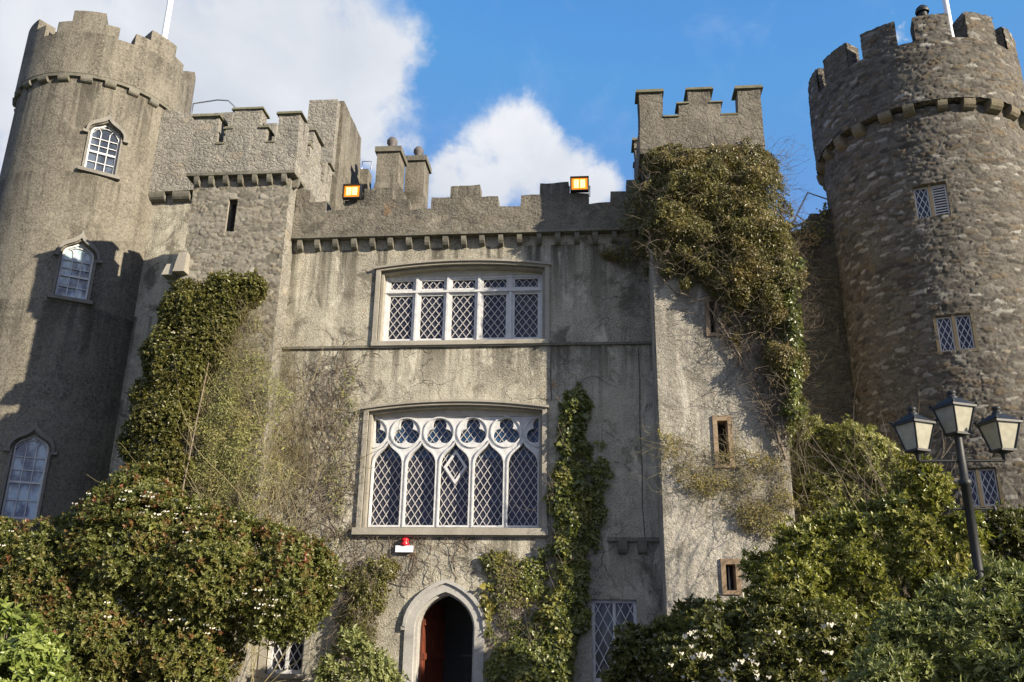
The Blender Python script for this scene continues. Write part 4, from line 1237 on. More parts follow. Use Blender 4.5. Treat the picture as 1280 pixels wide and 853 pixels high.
def floodlight(cx, zb, label):
    f = thing('floodlight', label, 'floodlight', (cx, -.05, zb), 'lit floodlights on the battlements')
    w, h = .21, .36
    m_ = MB(); m_.extr(rect(cx - w, cx + w, zb + .05, zb + .05 + h), [rect(cx - w + .022, cx + w - .022, zb + .072, zb + .028 + h)], 0, .06, flat(-.32))
    m_.frustum((cx - w, cx + w, -.26, -.2, zb + .05), (cx - w, cx + w, -.26, -.2, zb + .05 + h)); m_.frustum((cx - .14, cx + .14, -.2, -.08, zb + .12), (cx - .14, cx + .14, -.2, -.08, zb + .3))
    m_.build('housing', M['black'], f)
    MB().box(cx - w + .031, cx + w - .031, -.275, -.27, zb + .081, zb + .019 + h).build('reflector', M['lens'], f)
    for dx in (-.07, .07): MB().box(cx + dx - .055, cx + dx + .055, -.30, -.28, zb + .14, zb + h - .03).build('bulb', M['bulb'], f)
    m_ = MB().tube([(cx - w - .02, -.15, zb + .25), (cx - w - .02, -.12, zb), (cx + w + .02, -.12, zb), (cx + w + .02, -.15, zb + .25)], .014, 6); m_.build('bracket', M['black'], f)


floodlight(-.18, 11.19, 'lit orange floodlight on the battlements near the square tower')
floodlight(-5.43, 11.18, 'lit orange floodlight on the battlements near the stair turret')

al = thing('fire_alarm', 'white alarm box with red sounder fixed under the big gothic window', 'alarm', (-3.8, -.05, 3.3))
MB().box(-3.98, -3.63, -.10, -.004, 3.29, 3.42).build('box', M['boxwhite'], al)
mb = MB().lathe(-3.80, -.06, [(.07, 3.422), (.09, 3.47), (.05, 3.50), (.085, 3.53), (.06, 3.57), (0.01, 3.58)], 12); mb.box(-3.89, -3.71, -.1, -.005, 3.423, 3.46); mb.build('sounder', M['red'], al)

# ------------------------------------------------------------------ three-headed lamp post
lpst = thing('lamp_post', 'black iron lamp post with three cream glass lanterns beside the rubble tower', 'lamp post', (4.10, -7.9, 0))
PX, PY = 4.10, -7.9
mb = MB().lathe(PX, PY, [(.11, 0), (.11, .25), (.085, .3), (.06, .55), (.052, 1.4), (.05, 2.4), (.05, 3.30), (.068, 3.31), (.068, 3.36), (.045, 3.38), (.042, 3.84)], 14); mb.build('post', M['black'], lpst)
mb = MB().tube([(PX - .455, PY, 3.58), (PX + .455, PY, 3.58)], .016, 8).build('cross_arm', M['black'], lpst)
mb = MB().tube([(PX - .17, PY, 3.05), (PX + .26, PY, 3.05)], .012, 8); mb.lathe(PX + .27, PY, [(.01, 3.02), (.022, 3.05), (.01, 3.08)], 8)
mb.build('ladder_bar', M['black'], lpst)


def lantern(cx, cy, zb, parent, rot):
    def rp(x, y, z):
        return (cx + x * math.cos(rot) - y * math.sin(rot), cy + x * math.sin(rot) + y * math.cos(rot), z)
    h = .32; rb, rt_ = .085, .148
    m_ = MB()
    # base tray, corner bars, roof, chimney
    t = MB(); t.frustum((-rb - .01, rb + .01, -rb - .01, rb + .01, zb), (-rb - .012, rb + .012, -rb - .012, rb + .012, zb + .025)); m_.add([rp(*v) for v in t.v], t.f)
    for sx, sy in ((1, 1), (1, -1), (-1, 1), (-1, -1)):
        t = MB().tube([(sx * rb, sy * rb, zb + .02), (sx * rt_, sy * rt_, zb + h)], .011, 4, smooth=False); m_.add([rp(*v) for v in t.v], t.f)
    t = MB()
    t.frustum((-rt_ - .02, rt_ + .02, -rt_ - .02, rt_ + .02, zb + h - .01), (-rt_ - .02, rt_ + .02, -rt_ - .02, rt_ + .02, zb + h + .015))
    t.frustum((-rt_ - .01, rt_ + .01, -rt_ - .01, rt_ + .01, zb + h + .021), (-.06, .06, -.06, .06, zb + h + .105))
    m_.add([rp(*v) for v in t.v], t.f)
    for sx, sy in ((1, 1), (1, -1), (-1, 1), (-1, -1)):
        t = MB().lathe(sx * (rt_ + .02), sy * (rt_ + .02), [(.016, zb + h + .02), (.02, zb + h + .035), (.004, zb + h + .055)], 6); m_.add([rp(*v) for v in t.v], t.f)
    m_.lathe(cx, cy, [(.055, zb + h + .10), (.055, zb + h + .13), (.04, zb + h + .14), (.04, zb + h + .155), (.052, zb + h + .165), (.045, zb + h + .195), (.01, zb + h + .205)], 12)
    m_.lathe(cx, cy, [(.05, zb), (.03, zb - .04), (.02, zb - .1)], 10)
    ln = m_.build('lantern', M['black'], parent)
    g = .006
    for k in range(4):
        def rq(x, y, z, k=k):
            a = k * PI / 2
            return rp(x * math.cos(a) - y * math.sin(a), x * math.sin(a) + y * math.cos(a), z)
        q = MB().add([rq(-rb, -rb + g, zb + .025), rq(rb, -rb + g, zb + .025), rq(rt_, -rt_ + g, zb + h - .01), rq(-rt_, -rt_ + g, zb + h - .01)], [(0, 1, 2, 3)])
        q.build('pane', M['lampglass'], ln)
    return ln


lantern(PX - .46, PY, 3.68, lpst, rad(28)); lantern(PX + .46, PY, 3.68, lpst, rad(18)); lantern(PX, PY, 3.87, lpst, rad(24))

# ------------------------------------------------------------------ vegetation


def unit(v): return v / np.maximum(np.linalg.norm(v, axis=1, keepdims=True), 1e-9)


def leaf_geo(P, D, Nn, Ln, Wd, fold=0.25, droop=0.12):
    """six-point folded leaves: two quads each"""
    D = unit(D); Sd = unit(np.cross(D, Nn)); Nn = np.cross(Sd, D)
    L_ = Ln[:, None]; W_ = Wd[:, None] * .5
    b = P; t = P + D * L_ - Nn * L_ * droop
    m1 = P + D * L_ * .33; m2 = P + D * L_ * .70 - Nn * L_ * droop * .4
    l1 = m1 + Sd * W_ + Nn * W_ * fold; r1 = m1 - Sd * W_ + Nn * W_ * fold
    l2 = m2 + Sd * W_ * .75 + Nn * W_ * fold; r2 = m2 - Sd * W_ * .75 + Nn * W_ * fold
    V = np.stack([b, l1, l2, t, r2, r1], axis=1).reshape(-1, 3)
    n = len(P); o_ = np.arange(n)[:, None] * 6
    Q = np.concatenate([o_ + np.array([0, 1, 2, 3]), o_ + np.array([0, 3, 4, 5])], axis=1).reshape(-1, 4)
    return V, Q


def lobes_sample(lobes, dens, seed, lump=0.28, lscale=2.6):
    """points on the union of ellipsoids, lumpy; returns P, N"""
    Ps, Ns = [], []
    for i, (c, r) in enumerate(lobes):
        c = np.array(c); r = np.array(r)
        area = 4 * PI * ((r[0] * r[1]) ** 1.6 + (r[0] * r[2]) ** 1.6 + (r[1] * r[2]) ** 1.6) ** (1 / 1.6) / 3 ** (1 / 1.6)
        n = int(area * dens)
        v = unit(RNG.normal(size=(n, 3)))
        keep = (v[:, 1] < .55) | (RNG.random(n) < .35)
        v = v[keep]
        P = c + v * r
        lum = (vnoise(P, lscale, seed) - .5) * 2
        P = c + v * r * (1 + lump * lum)[:, None]
        nn = unit(v / r)
        inside = np.zeros(len(P), bool)
        for j, (c2, r2) in enumerate(lobes):
            if j != i: inside |= (((P - np.array(c2)) / np.array(r2)) ** 2).sum(1) < .72
        k = ~inside & (P[:, 2] > .05)
        Ps.append(P[k]); Ns.append(nn[k])
    return np.concatenate(Ps), np.concatenate(Ns)


def rosettes(P, Nn, k, ln, wd, spread=(25, 80), var=.3, upbias=.25):
    n = len(P)
    ax = unit(Nn + np.array([0, 0, upbias]) + RNG.normal(size=(n, 3)) * .35)
    t = unit(np.cross(ax, RNG.normal(size=(n, 3)))); b = np.cross(ax, t)
    A, B, C_, Lc, Wc = [], [], [], [], []
    ph0 = RNG.random(n) * 6.28
    for i in range(k):
        ph = ph0 + i * 2.4
        th = np.radians(spread[0] + (spread[1] - spread[0]) * (i + .5) / k + RNG.normal(size=n) * 9)
        rd = t * np.cos(ph)[:, None] + b * np.sin(ph)[:, None]
        d = ax * np.cos(th)[:, None] + rd * np.sin(th)[:, None]
        nr = ax * np.sin(th)[:, None] - rd * np.cos(th)[:, None]
        A.append(P - ax * (.02 * i / k)); B.append(d); C_.append(nr)
        s = np.exp(RNG.normal(size=n) * var)
        Lc.append(ln * s); Wc.append(wd * s * (1 + RNG.normal(size=n) * .12))
    return np.concatenate(A), np.concatenate(B), np.concatenate(C_), np.concatenate(Lc), np.abs(np.concatenate(Wc))


def make_shrub(name, label, cat, base, lobes, mat, dens=70, k=8, ln=.085, wd=.034, depth=.3, seed=1, lump=.28, lscale=2.6, tint_amt=.0, tint_scale=2.0,
               stems=6, gap=.30, group=None, spread=(25, 80), stem_r=.035, tint_top=False, stem_mat=None, layers=3, upbias=.25):
    r_ = thing(name, label, cat, base, group)
    Pall, Nall, Dep = [], [], []
    for layer in range(layers):
        P, Nn = lobes_sample(lobes, dens, seed, lump, lscale)
        f = layer / max(1, layers - 1)
        inw = (RNG.random(len(P)) * .35 + f * .65) * depth
        Pall.append(P - Nn * inw[:, None] + RNG.normal(size=P.shape) * .02); Nall.append(Nn); Dep.append(inw)
    P = np.concatenate(Pall); Nn = np.concatenate(Nall); Dep = np.concatenate(Dep)
    g = vnoise(P, 4.2, seed + 5)
    kp = (g > gap) | (Dep > depth * .55)
    P, Nn, Dep = P[kp], Nn[kp], Dep[kp]
    tv = vnoise(P, tint_scale, seed + 9)
    A, B, C_, Ls, Ws = rosettes(P, Nn, k, ln, wd, spread, upbias=upbias)
    tt = np.clip((tv - .42) * 4, 0, 1) * tint_amt * (Dep < depth * .5)
    if tint_top: tt = tt * np.clip(Nn[:, 2] * .7 + .6, 0, 1)
    tt = tt * np.clip(RNG.random(len(tt)) * 2.2 - .6, 0, 1.3)
    tint = np.concatenate([tt * (1.0 if i < k * .6 else .35) for i in range(k)])
    tint = np.clip(tint * (.5 + RNG.random(len(tint))), 0, 1)
    V, Q = leaf_geo(A, B, C_, Ls, Ws)
    fast_mesh('foliage', V, Q, mat, r_, np.repeat(tint, 6))
    if stems:
        m_ = MB(); bx = np.array(base)
        order = list(range(len(lobes))); random.shuffle(order)
        for i in range(stems):
            c = np.array(lobes[order[i % len(lobes)]][0])
            s0 = bx + np.array([random.uniform(-.35, .35), random.uniform(-.25, .25), 0])
            mid = s0 * .45 + c * .55 + RNG.normal(size=3) * .12; mid[2] = s0[2] * .5 + c[2] * .5
            m_.tube([s0, s0 * .7 + mid * .3 + RNG.normal(size=3) * .04, mid, c], [stem_r, stem_r * .85, stem_r * .6, stem_r * .25], 6)
            for q in range(0 if stems < 3 else 5):
                e = c + np.clip(RNG.normal(size=3) * .4, -.6, .6) * np.array(lobes[order[i % len(lobes)]][1])
                m_.tube([mid * .4 + c * .6, (mid * .2 + c * .4 + e * .4) + RNG.normal(size=3) * .03, e], [stem_r * .35, stem_r * .25, stem_r * .1], 4)
        m_.build('stem', stem_mat or M['bark'], r_)
    return r_, P, Nn, Dep


def blossoms(parent, P, Nn, Dep, n, size, seed, zmax=None, amt=6, xr=None, cw=.45):
    """n small flower heads sharing one mesh, near the camera side"""
    m_ = MB()
    rg = random.Random(seed)
    for q in range(amt):
        ox, oy, oz = rg.uniform(-1, 1) * size, rg.uniform(-1, 1) * size * .6, rg.uniform(-1, 1) * size * .7
        for p in range(5):
            a = 2 * PI * p / 5 + q; s = size * .42
            c = Vector((ox, oy, oz)); d = Vector((math.cos(a), -.35, math.sin(a))) * s; sd = Vector((-math.sin(a), 0, math.cos(a))) * s * .38
            m_.add([c, c + d * .55 + sd, c + d, c + d * .55 - sd], [(0, 1, 2, 3)])
    me = bpy.data.meshes.new('blossom'); me.from_pydata(m_.v, [], m_.f); me.materials.append(M['petal'])
    src_ = bpy.data.objects.new('blossom', me)
    ok = (Dep < .07) & (Nn[:, 1] < -.45)
    if zmax is not None: ok &= P[:, 2] < zmax
    if xr is not None: ok &= (P[:, 0] > xr[0]) & (P[:, 0] < xr[1])
    idx = np.nonzero(ok)[0]
    cl = vnoise(P[idx], 1.8, seed); idx = idx[np.argsort(-cl + RNG.random(len(idx)) * cw)][:n]
    for i in idx:
        place(src_, parent, P[i] + Nn[i] * .08 + np.array([0, -.03, 0]), rg.uniform(-.6, .6), (rg.uniform(.6, 1.25),) * 3)


def pip(poly, x, z):
    ins = np.zeros(len(x), bool); n = len(poly)
    dm = np.full(len(x), 1e9)
    for i in range(n):
        (x1, z1), (x2, z2) = poly[i], poly[(i + 1) % n]
        c = ((z1 > z) != (z2 > z)) & (x < (x2 - x1) * (z - z1) / (z2 - z1 + 1e-12) + x1)
        ins ^= c
        t = np.clip(((x - x1) * (x2 - x1) + (z - z1) * (z2 - z1)) / ((x2 - x1) ** 2 + (z2 - z1) ** 2), 0, 1)
        dm = np.minimum(dm, np.hypot(x - x1 - t * (x2 - x1), z - z1 - t * (z2 - z1)))
    return ins, dm


def wall_leaves(poly, y0, thick, dens, ln, wd, seed, gap=.35, gscale=2.2, edge=.25, tint_amt=0.0, hang=.5, out=.7, var=.3, soft=.18, pw=1.0):
    """leaves on a wall facing -Y inside polygon (x,z)"""
    xs = [p[0] for p in poly]; zs = [p[1] for p in poly]
    x0_, x1_, z0_, z1_ = min(xs) - soft, max(xs) + soft, min(zs) - soft, max(zs) + soft
    n = int((x1_ - x0_) * (z1_ - z0_) * dens)
    x = RNG.uniform(x0_, x1_, n); z = RNG.uniform(z0_, z1_, n)
    ins, dm = pip(poly, x, z)
    sd = np.where(ins, dm, -dm)
    P3 = np.stack([x, np.zeros(n), z], 1)
    wob = (vnoise(P3, 3.2, seed + 3) - .5) * 2 * soft + (vnoise(P3, 9.0, seed + 4) - .5) * soft
    sd = sd + wob
    g = vnoise(P3, gscale, seed) * .6 + vnoise(P3, gscale * 2.7, seed + 1) * .4
    k = (sd > 0) & (g + np.clip(sd / edge, 0, 1) * .25 > gap + RNG.random(n) * .25)
    x, z, sd, g = x[k], z[k], sd[k], g[k]; n = len(x)
    th = thick * np.clip(sd / edge, .15, 1) ** .6 * (.35 + .9 * g)
    y = y0 - .015 - th * RNG.random(n) ** .5 * pw
    P = np.stack([x, y, z], 1)
    Nn = unit(np.stack([RNG.normal(size=n) * .45, -np.ones(n) * out, np.full(n, .45) + RNG.normal(size=n) * .4], 1))
    D = np.stack([RNG.normal(size=n) * .7, -np.full(n, .25) + RNG.normal(size=n) * .3, -np.full(n, hang) + RNG.normal(size=n) * .6], 1)
    s = np.exp(RNG.normal(size=n) * var)
    V, Q = leaf_geo(P, D, Nn, ln * s, wd * s, .2, .1)
    tv = vnoise(P, 2.6, seed + 9)
    tint = np.clip((tv - .5) * 4, 0, 1) * tint_amt * (.4 + RNG.random(n) * .8)
    return V, Q, np.repeat(np.clip(tint, 0, 1), 6), P


def merge(*parts):
    Vs, Qs, Ts = [], [], []; o_ = 0
    for V, Q, T, *_ in parts:
        Vs.append(V); Qs.append(Q + o_); Ts.append(T); o_ += len(V)
    return np.concatenate(Vs), np.concatenate(Qs), np.concatenate(Ts)


def twig_geo(starts, dirs, nseg, step, r0, wander=.35, grav=0.0, wall=None, thick=.3, branch=2, up=0.0):
    """random-walk twigs as three-sided tubes (numpy); returns V, Q"""
    P = np.array(starts, float); D = unit(np.array(dirs, float)); n = len(P)
    paths = [P.copy()]
    for s_ in range(nseg):
        D = unit(D + RNG.normal(size=(n, 3)) * wander + np.array([0, 0, up - grav]))
        P = P + D * step * (0.7 + .6 * RNG.random((n, 1)))
        if wall is not None:
            P[:, 1] = np.clip(P[:, 1], wall - thick, wall - .01)
        paths.append(P.copy())
    path = np.stack(paths, 1)                       # n, seg+1, 3
    V, Q = path_tubes(path, r0)
    if branch:
        bs, bd = [], []
        for j in range(branch):
            i = RNG.integers(1, nseg, n); bs.append(path[np.arange(n), i]); t = path[np.arange(n), i] - path[np.arange(n), i - 1]
            bd.append(unit(t) + RNG.normal(size=(n, 3)) * .6)
        V2, Q2 = twig_geo(np.concatenate(bs), np.concatenate(bd), max(2, int(nseg * .6)), step * .75, r0 * .6, wander, grav, wall, thick, 0, up)
        Q = np.concatenate([Q, Q2 + len(V)]); V = np.concatenate([V, V2])
    return V, Q


def off_openings(V, Q):
    """no stem grows across the doorway or the windows"""
    x, z = V[Q[:, 0], 0], V[Q[:, 0], 2]
    bad = ((x > -3.6) & (x < -2.28) & (z < 2.62)) | ((x > -4.74) & (x < -1.02) & (z > 3.68) & (z < 6.3))
    return Q[~bad]


def path_tubes(path, r0):
    n, m, _ = path.shape
    T = np.gradient(path, axis=1); T = T / np.maximum(np.linalg.norm(T, axis=2, keepdims=True), 1e-9)
    A = np.cross(T, np.array([.31, .2, .93])); A /= np.maximum(np.linalg.norm(A, axis=2, keepdims=True), 1e-9); B = np.cross(T, A)
    rr = r0 * np.linspace(1, .3, m)[None, :, None] * np.ones((n, 1, 1))
    ring = [path + (A * math.cos(q) + B * math.sin(q)) * rr for q in (0, 2.094, 4.189)]
    V = np.stack(ring, 2).reshape(-1, 3)
    base = (np.arange(n)[:, None] * m + np.arange(m - 1)[None, :]).reshape(-1) * 3
    Q = np.concatenate([np.stack([base + k, base + (k + 1) % 3, base + 3 + (k + 1) % 3, base + 3 + k], 1) for k in range(3)])
    return V, Q


def rand_in(poly, n):
    xs = [p[0] for p in poly]; zs = [p[1] for p in poly]; X, Z = [], []
    while sum(len(a) for a in X) < n:
        x = RNG.uniform(min(xs), max(xs), n); z = RNG.uniform(min(zs), max(zs), n); k, _ = pip(poly, x, z); X.append(x[k]); Z.append(z[k])
    return np.concatenate(X)[:n], np.concatenate(Z)[:n]


def lob(lst, y, fy=1.0, dy=None, fz=1.0):
    return [((x, y + (dy[i] if dy else random.uniform(-.25, .25)), z), (r, r * fy, r * fz)) for i, (x, z, r) in enumerate(lst)]


# --- big red-tipped shrub, lower left
ph, P_, N_, D_ = make_shrub('photinia_shrub', 'huge red tipped evergreen shrub with scattered cream flowers filling the lower left', 'shrub', (-6.8, -4.0, 0),
    lob([(-8.81, 2.40, 1.08), (-7.4, 2.92, 1.18), (-7.53, 3.78, 0.60), (-6.01, 2.6, 1.02), (-4.95, 2.42, 0.88), (-7.82, 1.45, 1.13), (-6.38, 1.4, 0.87), (-9.7, 2.85, 0.62), (-4.52, 2.6, 0.55), (-6.37, 3.22, 0.45), (-5.28, 3.0, 0.48), (-9.42, 1.52, 0.76), (-6.9, 3.3, .5), (-8.2, 3.25, .5)], -4, .95) + [((-7.5, -3.3, 2.1), (1.1, .7, 1.0)), ((-8.6, -3.3, 1.8), (.9, .7, .9))],
    M['leaf_photinia'], dens=230, k=9, ln=.049, wd=.022, depth=.36, seed=3, lump=.12, lscale=2.4, tint_amt=.85, tint_scale=5, stems=9, gap=.33, tint_top=True)
blossoms(ph, P_, N_, D_, 90, .036, 5, amt=3, cw=1.5)

make_shrub('fuchsia_bush', 'bright yellow green bush in the lower left corner before the red tipped shrub', 'shrub', (-6.9, -7.0, 0),
    lob([(-7.19, 1.34, 0.52), (-6.75, .82, 0.42), (-7.5, 1.72, 0.28), (-7.4, .8, .5), (-6.95, .6, .45)], -7, .8), M['leaf_lime'], dens=110, k=6, ln=.075, wd=.034, depth=.25, seed=8, lump=.3, lscale=3.5, tint_amt=.6, stems=7, gap=.4, stem_r=.014, spread=(35, 95))

# --- dense evergreen climber standing off the left corner
bc, P_, N_, D_ = make_shrub('evergreen_climber', 'thick dark evergreen climber mounded against the left corner turret', 'climber', (-8.6, -1.0, 0),
    lob([(-8.66, 8.36, 0.70), (-7.98, 8.55, 0.66), (-7.36, 8.72, 0.42), (-8.86, 7.36, 0.77), (-8.95, 6.3, 0.75), (-9.05, 5.36, 0.66), (-8.3, 7.45, 0.66), (-8.5, 4.78, 0.52), (-9.0, 4.3, .6), (-8.55, 6.3, .5), (-8.3, 8.0, .6), (-8.0, 7.9, .5), (-8.6, 6.9, .6), (-8.8, 5.8, .6), (-8.35, 7.0, .5), (-8.75, 5.0, .5)], -.95, .62),
    M['leaf_dense'], dens=230, k=7, ln=.046, wd=.025, depth=.2, seed=12, lump=.1, lscale=3.0, tint_amt=.4, stems=2, gap=.22, stem_r=.03)

# --- bare olive climber right of it
tw = thing('bare_climber', 'half bare tangle of olive twigs climbing the wall right of the dark evergreen', 'climber', (-7.0, -.8, 0))
poly = [(-8.22, 7.6), (-7.57, 8.2), (-7.0, 8.2), (-6.3, 6.67), (-5.95, 4.65), (-6.55, 3.6), (-7.98, 3.6), (-8.34, 6.0)]
x, z = rand_in(poly, 1200)
yb = np.where(x > -6.8, 0.0, -.6)
V, Q = twig_geo(np.stack([x, yb - RNG.random(1200) * .4, z], 1), np.stack([RNG.normal(size=1200) * .55 + .1, RNG.normal(size=1200) * .35 - .15, RNG.random(1200) + .25], 1), 9, .08, .0036, .30, branch=3, wall=-.02, thick=1.2)
z = RNG.uniform(.2, 3.4, 24); x = RNG.uniform(-7.7, -6.3, 24)
V2, Q2 = twig_geo(np.stack([x, -.75 - RNG.random(24) * .25, z], 1), np.stack([RNG.normal(size=24) * .3, RNG.normal(size=24) * .05, np.ones(24)], 1), 21, .2, .013, .17, branch=8, up=.05)
Q2 = Q2[V2[Q2[:, 0], 0] > -8.25]
fast_mesh('branch', np.concatenate([V, V2]), np.concatenate([Q, Q2 + len(V)]), M['twig_olive'], tw)
A = wall_leaves(poly, -.62, .5, 2200, .036, .015, 21, gap=.48, gscale=1.5, edge=.6, tint_amt=.5, var=.35, soft=.25)
B = wall_leaves([(-8.1, 6.2), (-7.3, 6.8), (-6.9, 5.6), (-6.6, 4.2), (-7.6, 3.8), (-8.2, 4.6)], -.7, .55, 2400, .04, .017, 22, gap=.40, gscale=2.0, tint_amt=.4, soft=.25)
fast_mesh('foliage', *merge(A, B)[:2], M['leaf_pale'], tw, merge(A, B)[2])

# --- wall shrubs between big shrub and door
cl = thing('wall_climber', 'bushy brown and green climber on the wall between red tipped shrub and door', 'climber', (-4.5, -.3, 0))
pl = [(-4.95, 2.9), (-4.45, 3.25), (-3.98, 3.38), (-3.95, 2.8), (-4.18, 2.1), (-4.3, 1.3), (-4.9, 1.4), (-5.05, 2.3)]
A = wall_leaves(pl, 0, .45, 4200, .055, .024, 31, gap=.42, tint_amt=.3, soft=.14)
fast_mesh('foliage', *A[:2], M['leaf_dense'], cl, A[2])
n = 240; x, z = rand_in([(-5.2, 3.2), (-4.2, 3.4), (-4.15, 2.3), (-4.3, 1.0), (-5.0, 1.0)], n)
V, Q = twig_geo(np.stack([x, -.05 - RNG.random(n) * .35, z], 1), np.stack([RNG.normal(size=n) * .4, RNG.normal(size=n) * .3, -np.ones(n) * .6], 1), 8, .08, .005, .3, branch=2, grav=.08)
fast_mesh('branch', V, Q, M['twig'], cl)
make_shrub('low_bush', 'low dark green bush left of the door jamb', 'shrub', (-4.3, -.9, 0), lob([(-4.78, 1.0, 0.45), (-4.2, 1.15, 0.45), (-4.5, 1.5, 0.36), (-3.9, .85, 0.36), (-4.4, .5, .6)], -.9, .8), M['leaf_grey'], dens=90, k=7, ln=.07, wd=.028, depth=.25, seed=41, lump=.3, lscale=3, tint_amt=.3, stems=6, gap=.36, stem_r=.018)

# --- ivy columns right of the door
iv = thing('ivy', 'thick glossy yellow green ivy column climbing beside the gothic window down to the ground', 'ivy', (-.5, -.15, 0))
pm = [(-0.66, 6.3), (-0.25, 6.85), (-0.10, 6.45), (-0.02, 5.43), (0.02, 4.12), (-0.10, 3.17), (-0.14, 2.11), (-0.44, 1.37), (-0.45, .5), (-2.1, .5), (-1.98, 1.6), (-1.5, 1.75), (-1.05, 1.95), (-0.92, 2.55), (-0.86, 3.32), (-0.78, 4.77), (-0.74, 5.77)]
A = wall_leaves(pm, 0, .34, 5200, .06, .046, 51, gap=.40, gscale=2.4, tint_amt=.55, edge=.2, soft=.12)
B = wall_leaves([(0.08, 5.8), (0.36, 5.4), (0.26, 4.12), (0.08, 3.2), (0.0, 3.0), (-.05, 4.12)], 0, .2, 2200, .06, .045, 52, gap=.5, soft=.1, tint_amt=.1)
Cc = wall_leaves([(-1.4, 3.55), (-.7, 3.5), (-.75, 2.6), (-1.0, 2.6)], 0, .2, 1500, .06, .045, 53, gap=.55, soft=.15, tint_amt=.1)
fast_mesh('foliage', *merge(A, B, Cc)[:2], M['leaf_ivy'], iv, merge(A, B, Cc)[2])
n = 90; x, z = rand_in(pm, n)
V, Q = twig_geo(np.stack([x, -.03 - RNG.random(n) * .12, z], 1), np.stack([RNG.normal(size=n) * .4, np.zeros(n), np.ones(n)], 1), 10, .12, .006, .3, branch=2, wall=0, thick=.3)
fast_mesh('stem', V, Q, M['twig'], iv)
iv2 = thing('ivy', 'narrow sparse yellowing ivy hanging just right of the door arch', 'ivy', (-1.9, -.1, 0))
A = wall_leaves([(-2.2, 3.2), (-1.75, 3.3), (-1.75, 2.8), (-1.98, 2.4), (-1.93, 1.6), (-2.1, 1.5), (-2.18, 2.2)], 0, .2, 2600, .065, .05, 61, gap=.5, tint_amt=.9, soft=.1)
B = wall_leaves([(-2.2, 3.3), (-.9, 3.4), (-.85, 1.9), (-1.9, 1.6), (-2.0, 2.4)], 0, .15, 2600, .05, .035, 62, gap=.52, tint_amt=.5, soft=.12)
fast_mesh('foliage', *merge(A, B)[:2], M['leaf_ivy'], iv2, merge(A, B)[2])
n = 160; x, z = rand_in([(-2.2, 3.5), (-1.4, 3.45), (-1.4, 2.2), (-1.7, 1.4), (-1.85, 1.8), (-1.85, 2.8)], n)
V, Q = twig_geo(np.stack([x, -.03 - RNG.random(n) * .12, z], 1), np.stack([RNG.normal(size=n) * .4, np.zeros(n), -np.ones(n)], 1), 8, .07, .0045, .35, branch=2, wall=0, thick=.25)
fast_mesh('branch', V, Q, M['twig'], iv2)

# --- thin creeper twigs over the facade
cr = thing('bare_creeper', 'leafless grey creeper spreading over the render around the door and left window edge', 'creeper', (-4.9, -.02, 0))
n = 380
x, z = rand_in([(-6.4, 7.2), (-5.1, 7.4), (-5.0, 4.2), (-4.9, 3.5), (-2.3, 3.5), (-2.3, 2.9), (-3.6, 2.9), (-5.4, 3.2), (-6.2, 3.6), (-6.4, 5.2)], n)
V, Q = twig_geo(np.stack([x, np.full(n, -.02), z], 1), np.stack([RNG.normal(size=n) * .8, np.zeros(n), RNG.normal(size=n) * .6 + .25], 1), 12, .09, .0044, .3, branch=3, wall=0, thick=.08)
n = 60; x, z = rand_in([(-6.4, 6.9), (-5.3, 7.2), (-5.0, 4.2), (-4.9, 3.4), (-2.4, 3.3), (-2.4, 2.9), (-3.6, 2.9), (-5.4, 3.0), (-6.3, 3.4), (-6.4, 5.2)], n)
V2, Q2 = twig_geo(np.stack([x, np.full(n, -.03), z - .5], 1), np.stack([RNG.normal(size=n) * .5, np.zeros(n), RNG.random(n) + .5], 1), 14, .12, .0085, .26, branch=4, wall=0, thick=.1)
V = np.concatenate([V, V2]); Q = np.concatenate([Q, Q2 + len(V) - len(V2)])
fast_mesh('branch', V, off_openings(V, Q), M['twig'], cr)
A = wall_leaves([(-5.5, 7.3), (-4.95, 7.4), (-4.95, 3.6), (-5.3, 3.4), (-5.7, 5.0)], 0, .1, 900, .035, .018, 66, gap=.55, soft=.15)
fast_mesh('foliage', *A[:2], M['leaf_pale'], cr, A[2])

# --- great climber smothering the square tower
tc_ = thing('tower_climber', 'great olive brown climber smothering the top and right edge of the square tower', 'climber', (2.8, -1.4, 0))
pt = [(1.40, 11.45), (2.15, 11.68), (3.5, 11.6), (3.95, 11.3), (4.08, 10.6), (4.25, 9.65), (4.23, 8.75), (4.08, 7.4), (3.96, 6.1), (3.75, 5.63), (3.46, 6.1), (3.12, 6.85), (2.82, 7.5), (2.60, 7.95), (2.35, 8.35), (1.95, 8.5), (1.63, 8.8), (1.2, 9.0), (1.02, 9.8), (1.15, 10.7)]
A = wall_leaves(pt, -1.22, .62, 9400, .040, .021, 71, gap=.36, gscale=1.9, tint_amt=.4, edge=.45, soft=.2)
B = wall_leaves([(1.3, 11.45), (3.6, 11.65), (4.05, 10.7), (4.15, 9.1), (3.3, 8.7), (2.2, 9.0), (1.2, 9.3)], -1.27, .72, 7400, .041, .022, 72, gap=.42, gscale=2.6, tint_amt=.35, edge=.5, soft=.2)
Cz = wall_leaves([(3.7, 8.9), (4.25, 8.9), (4.15, 7.4), (4.0, 5.8), (3.7, 5.15), (3.58, 6.1), (3.7, 7.5)], -1.22, .55, 5600, .055, .036, 73, gap=.34, tint_amt=.0, edge=.2, soft=.12)
Dd = wall_leaves([(0.1, 10.1), (1.24, 10.3), (1.35, 9.2), (0.95, 9.35), (0.4, 9.7)], 0, .3, 3800, .042, .024, 74, gap=.44, soft=.15, tint_amt=.3)
Ee = wall_leaves([(.85, 11.2), (1.4, 11.4), (1.4, 9.2), (.9, 9.5), (.7, 10.3)], -.25, .9, 3600, .045, .025, 75, gap=.46, soft=.15, tint_amt=.4, edge=.3)
Dd = merge(Dd, Ee)
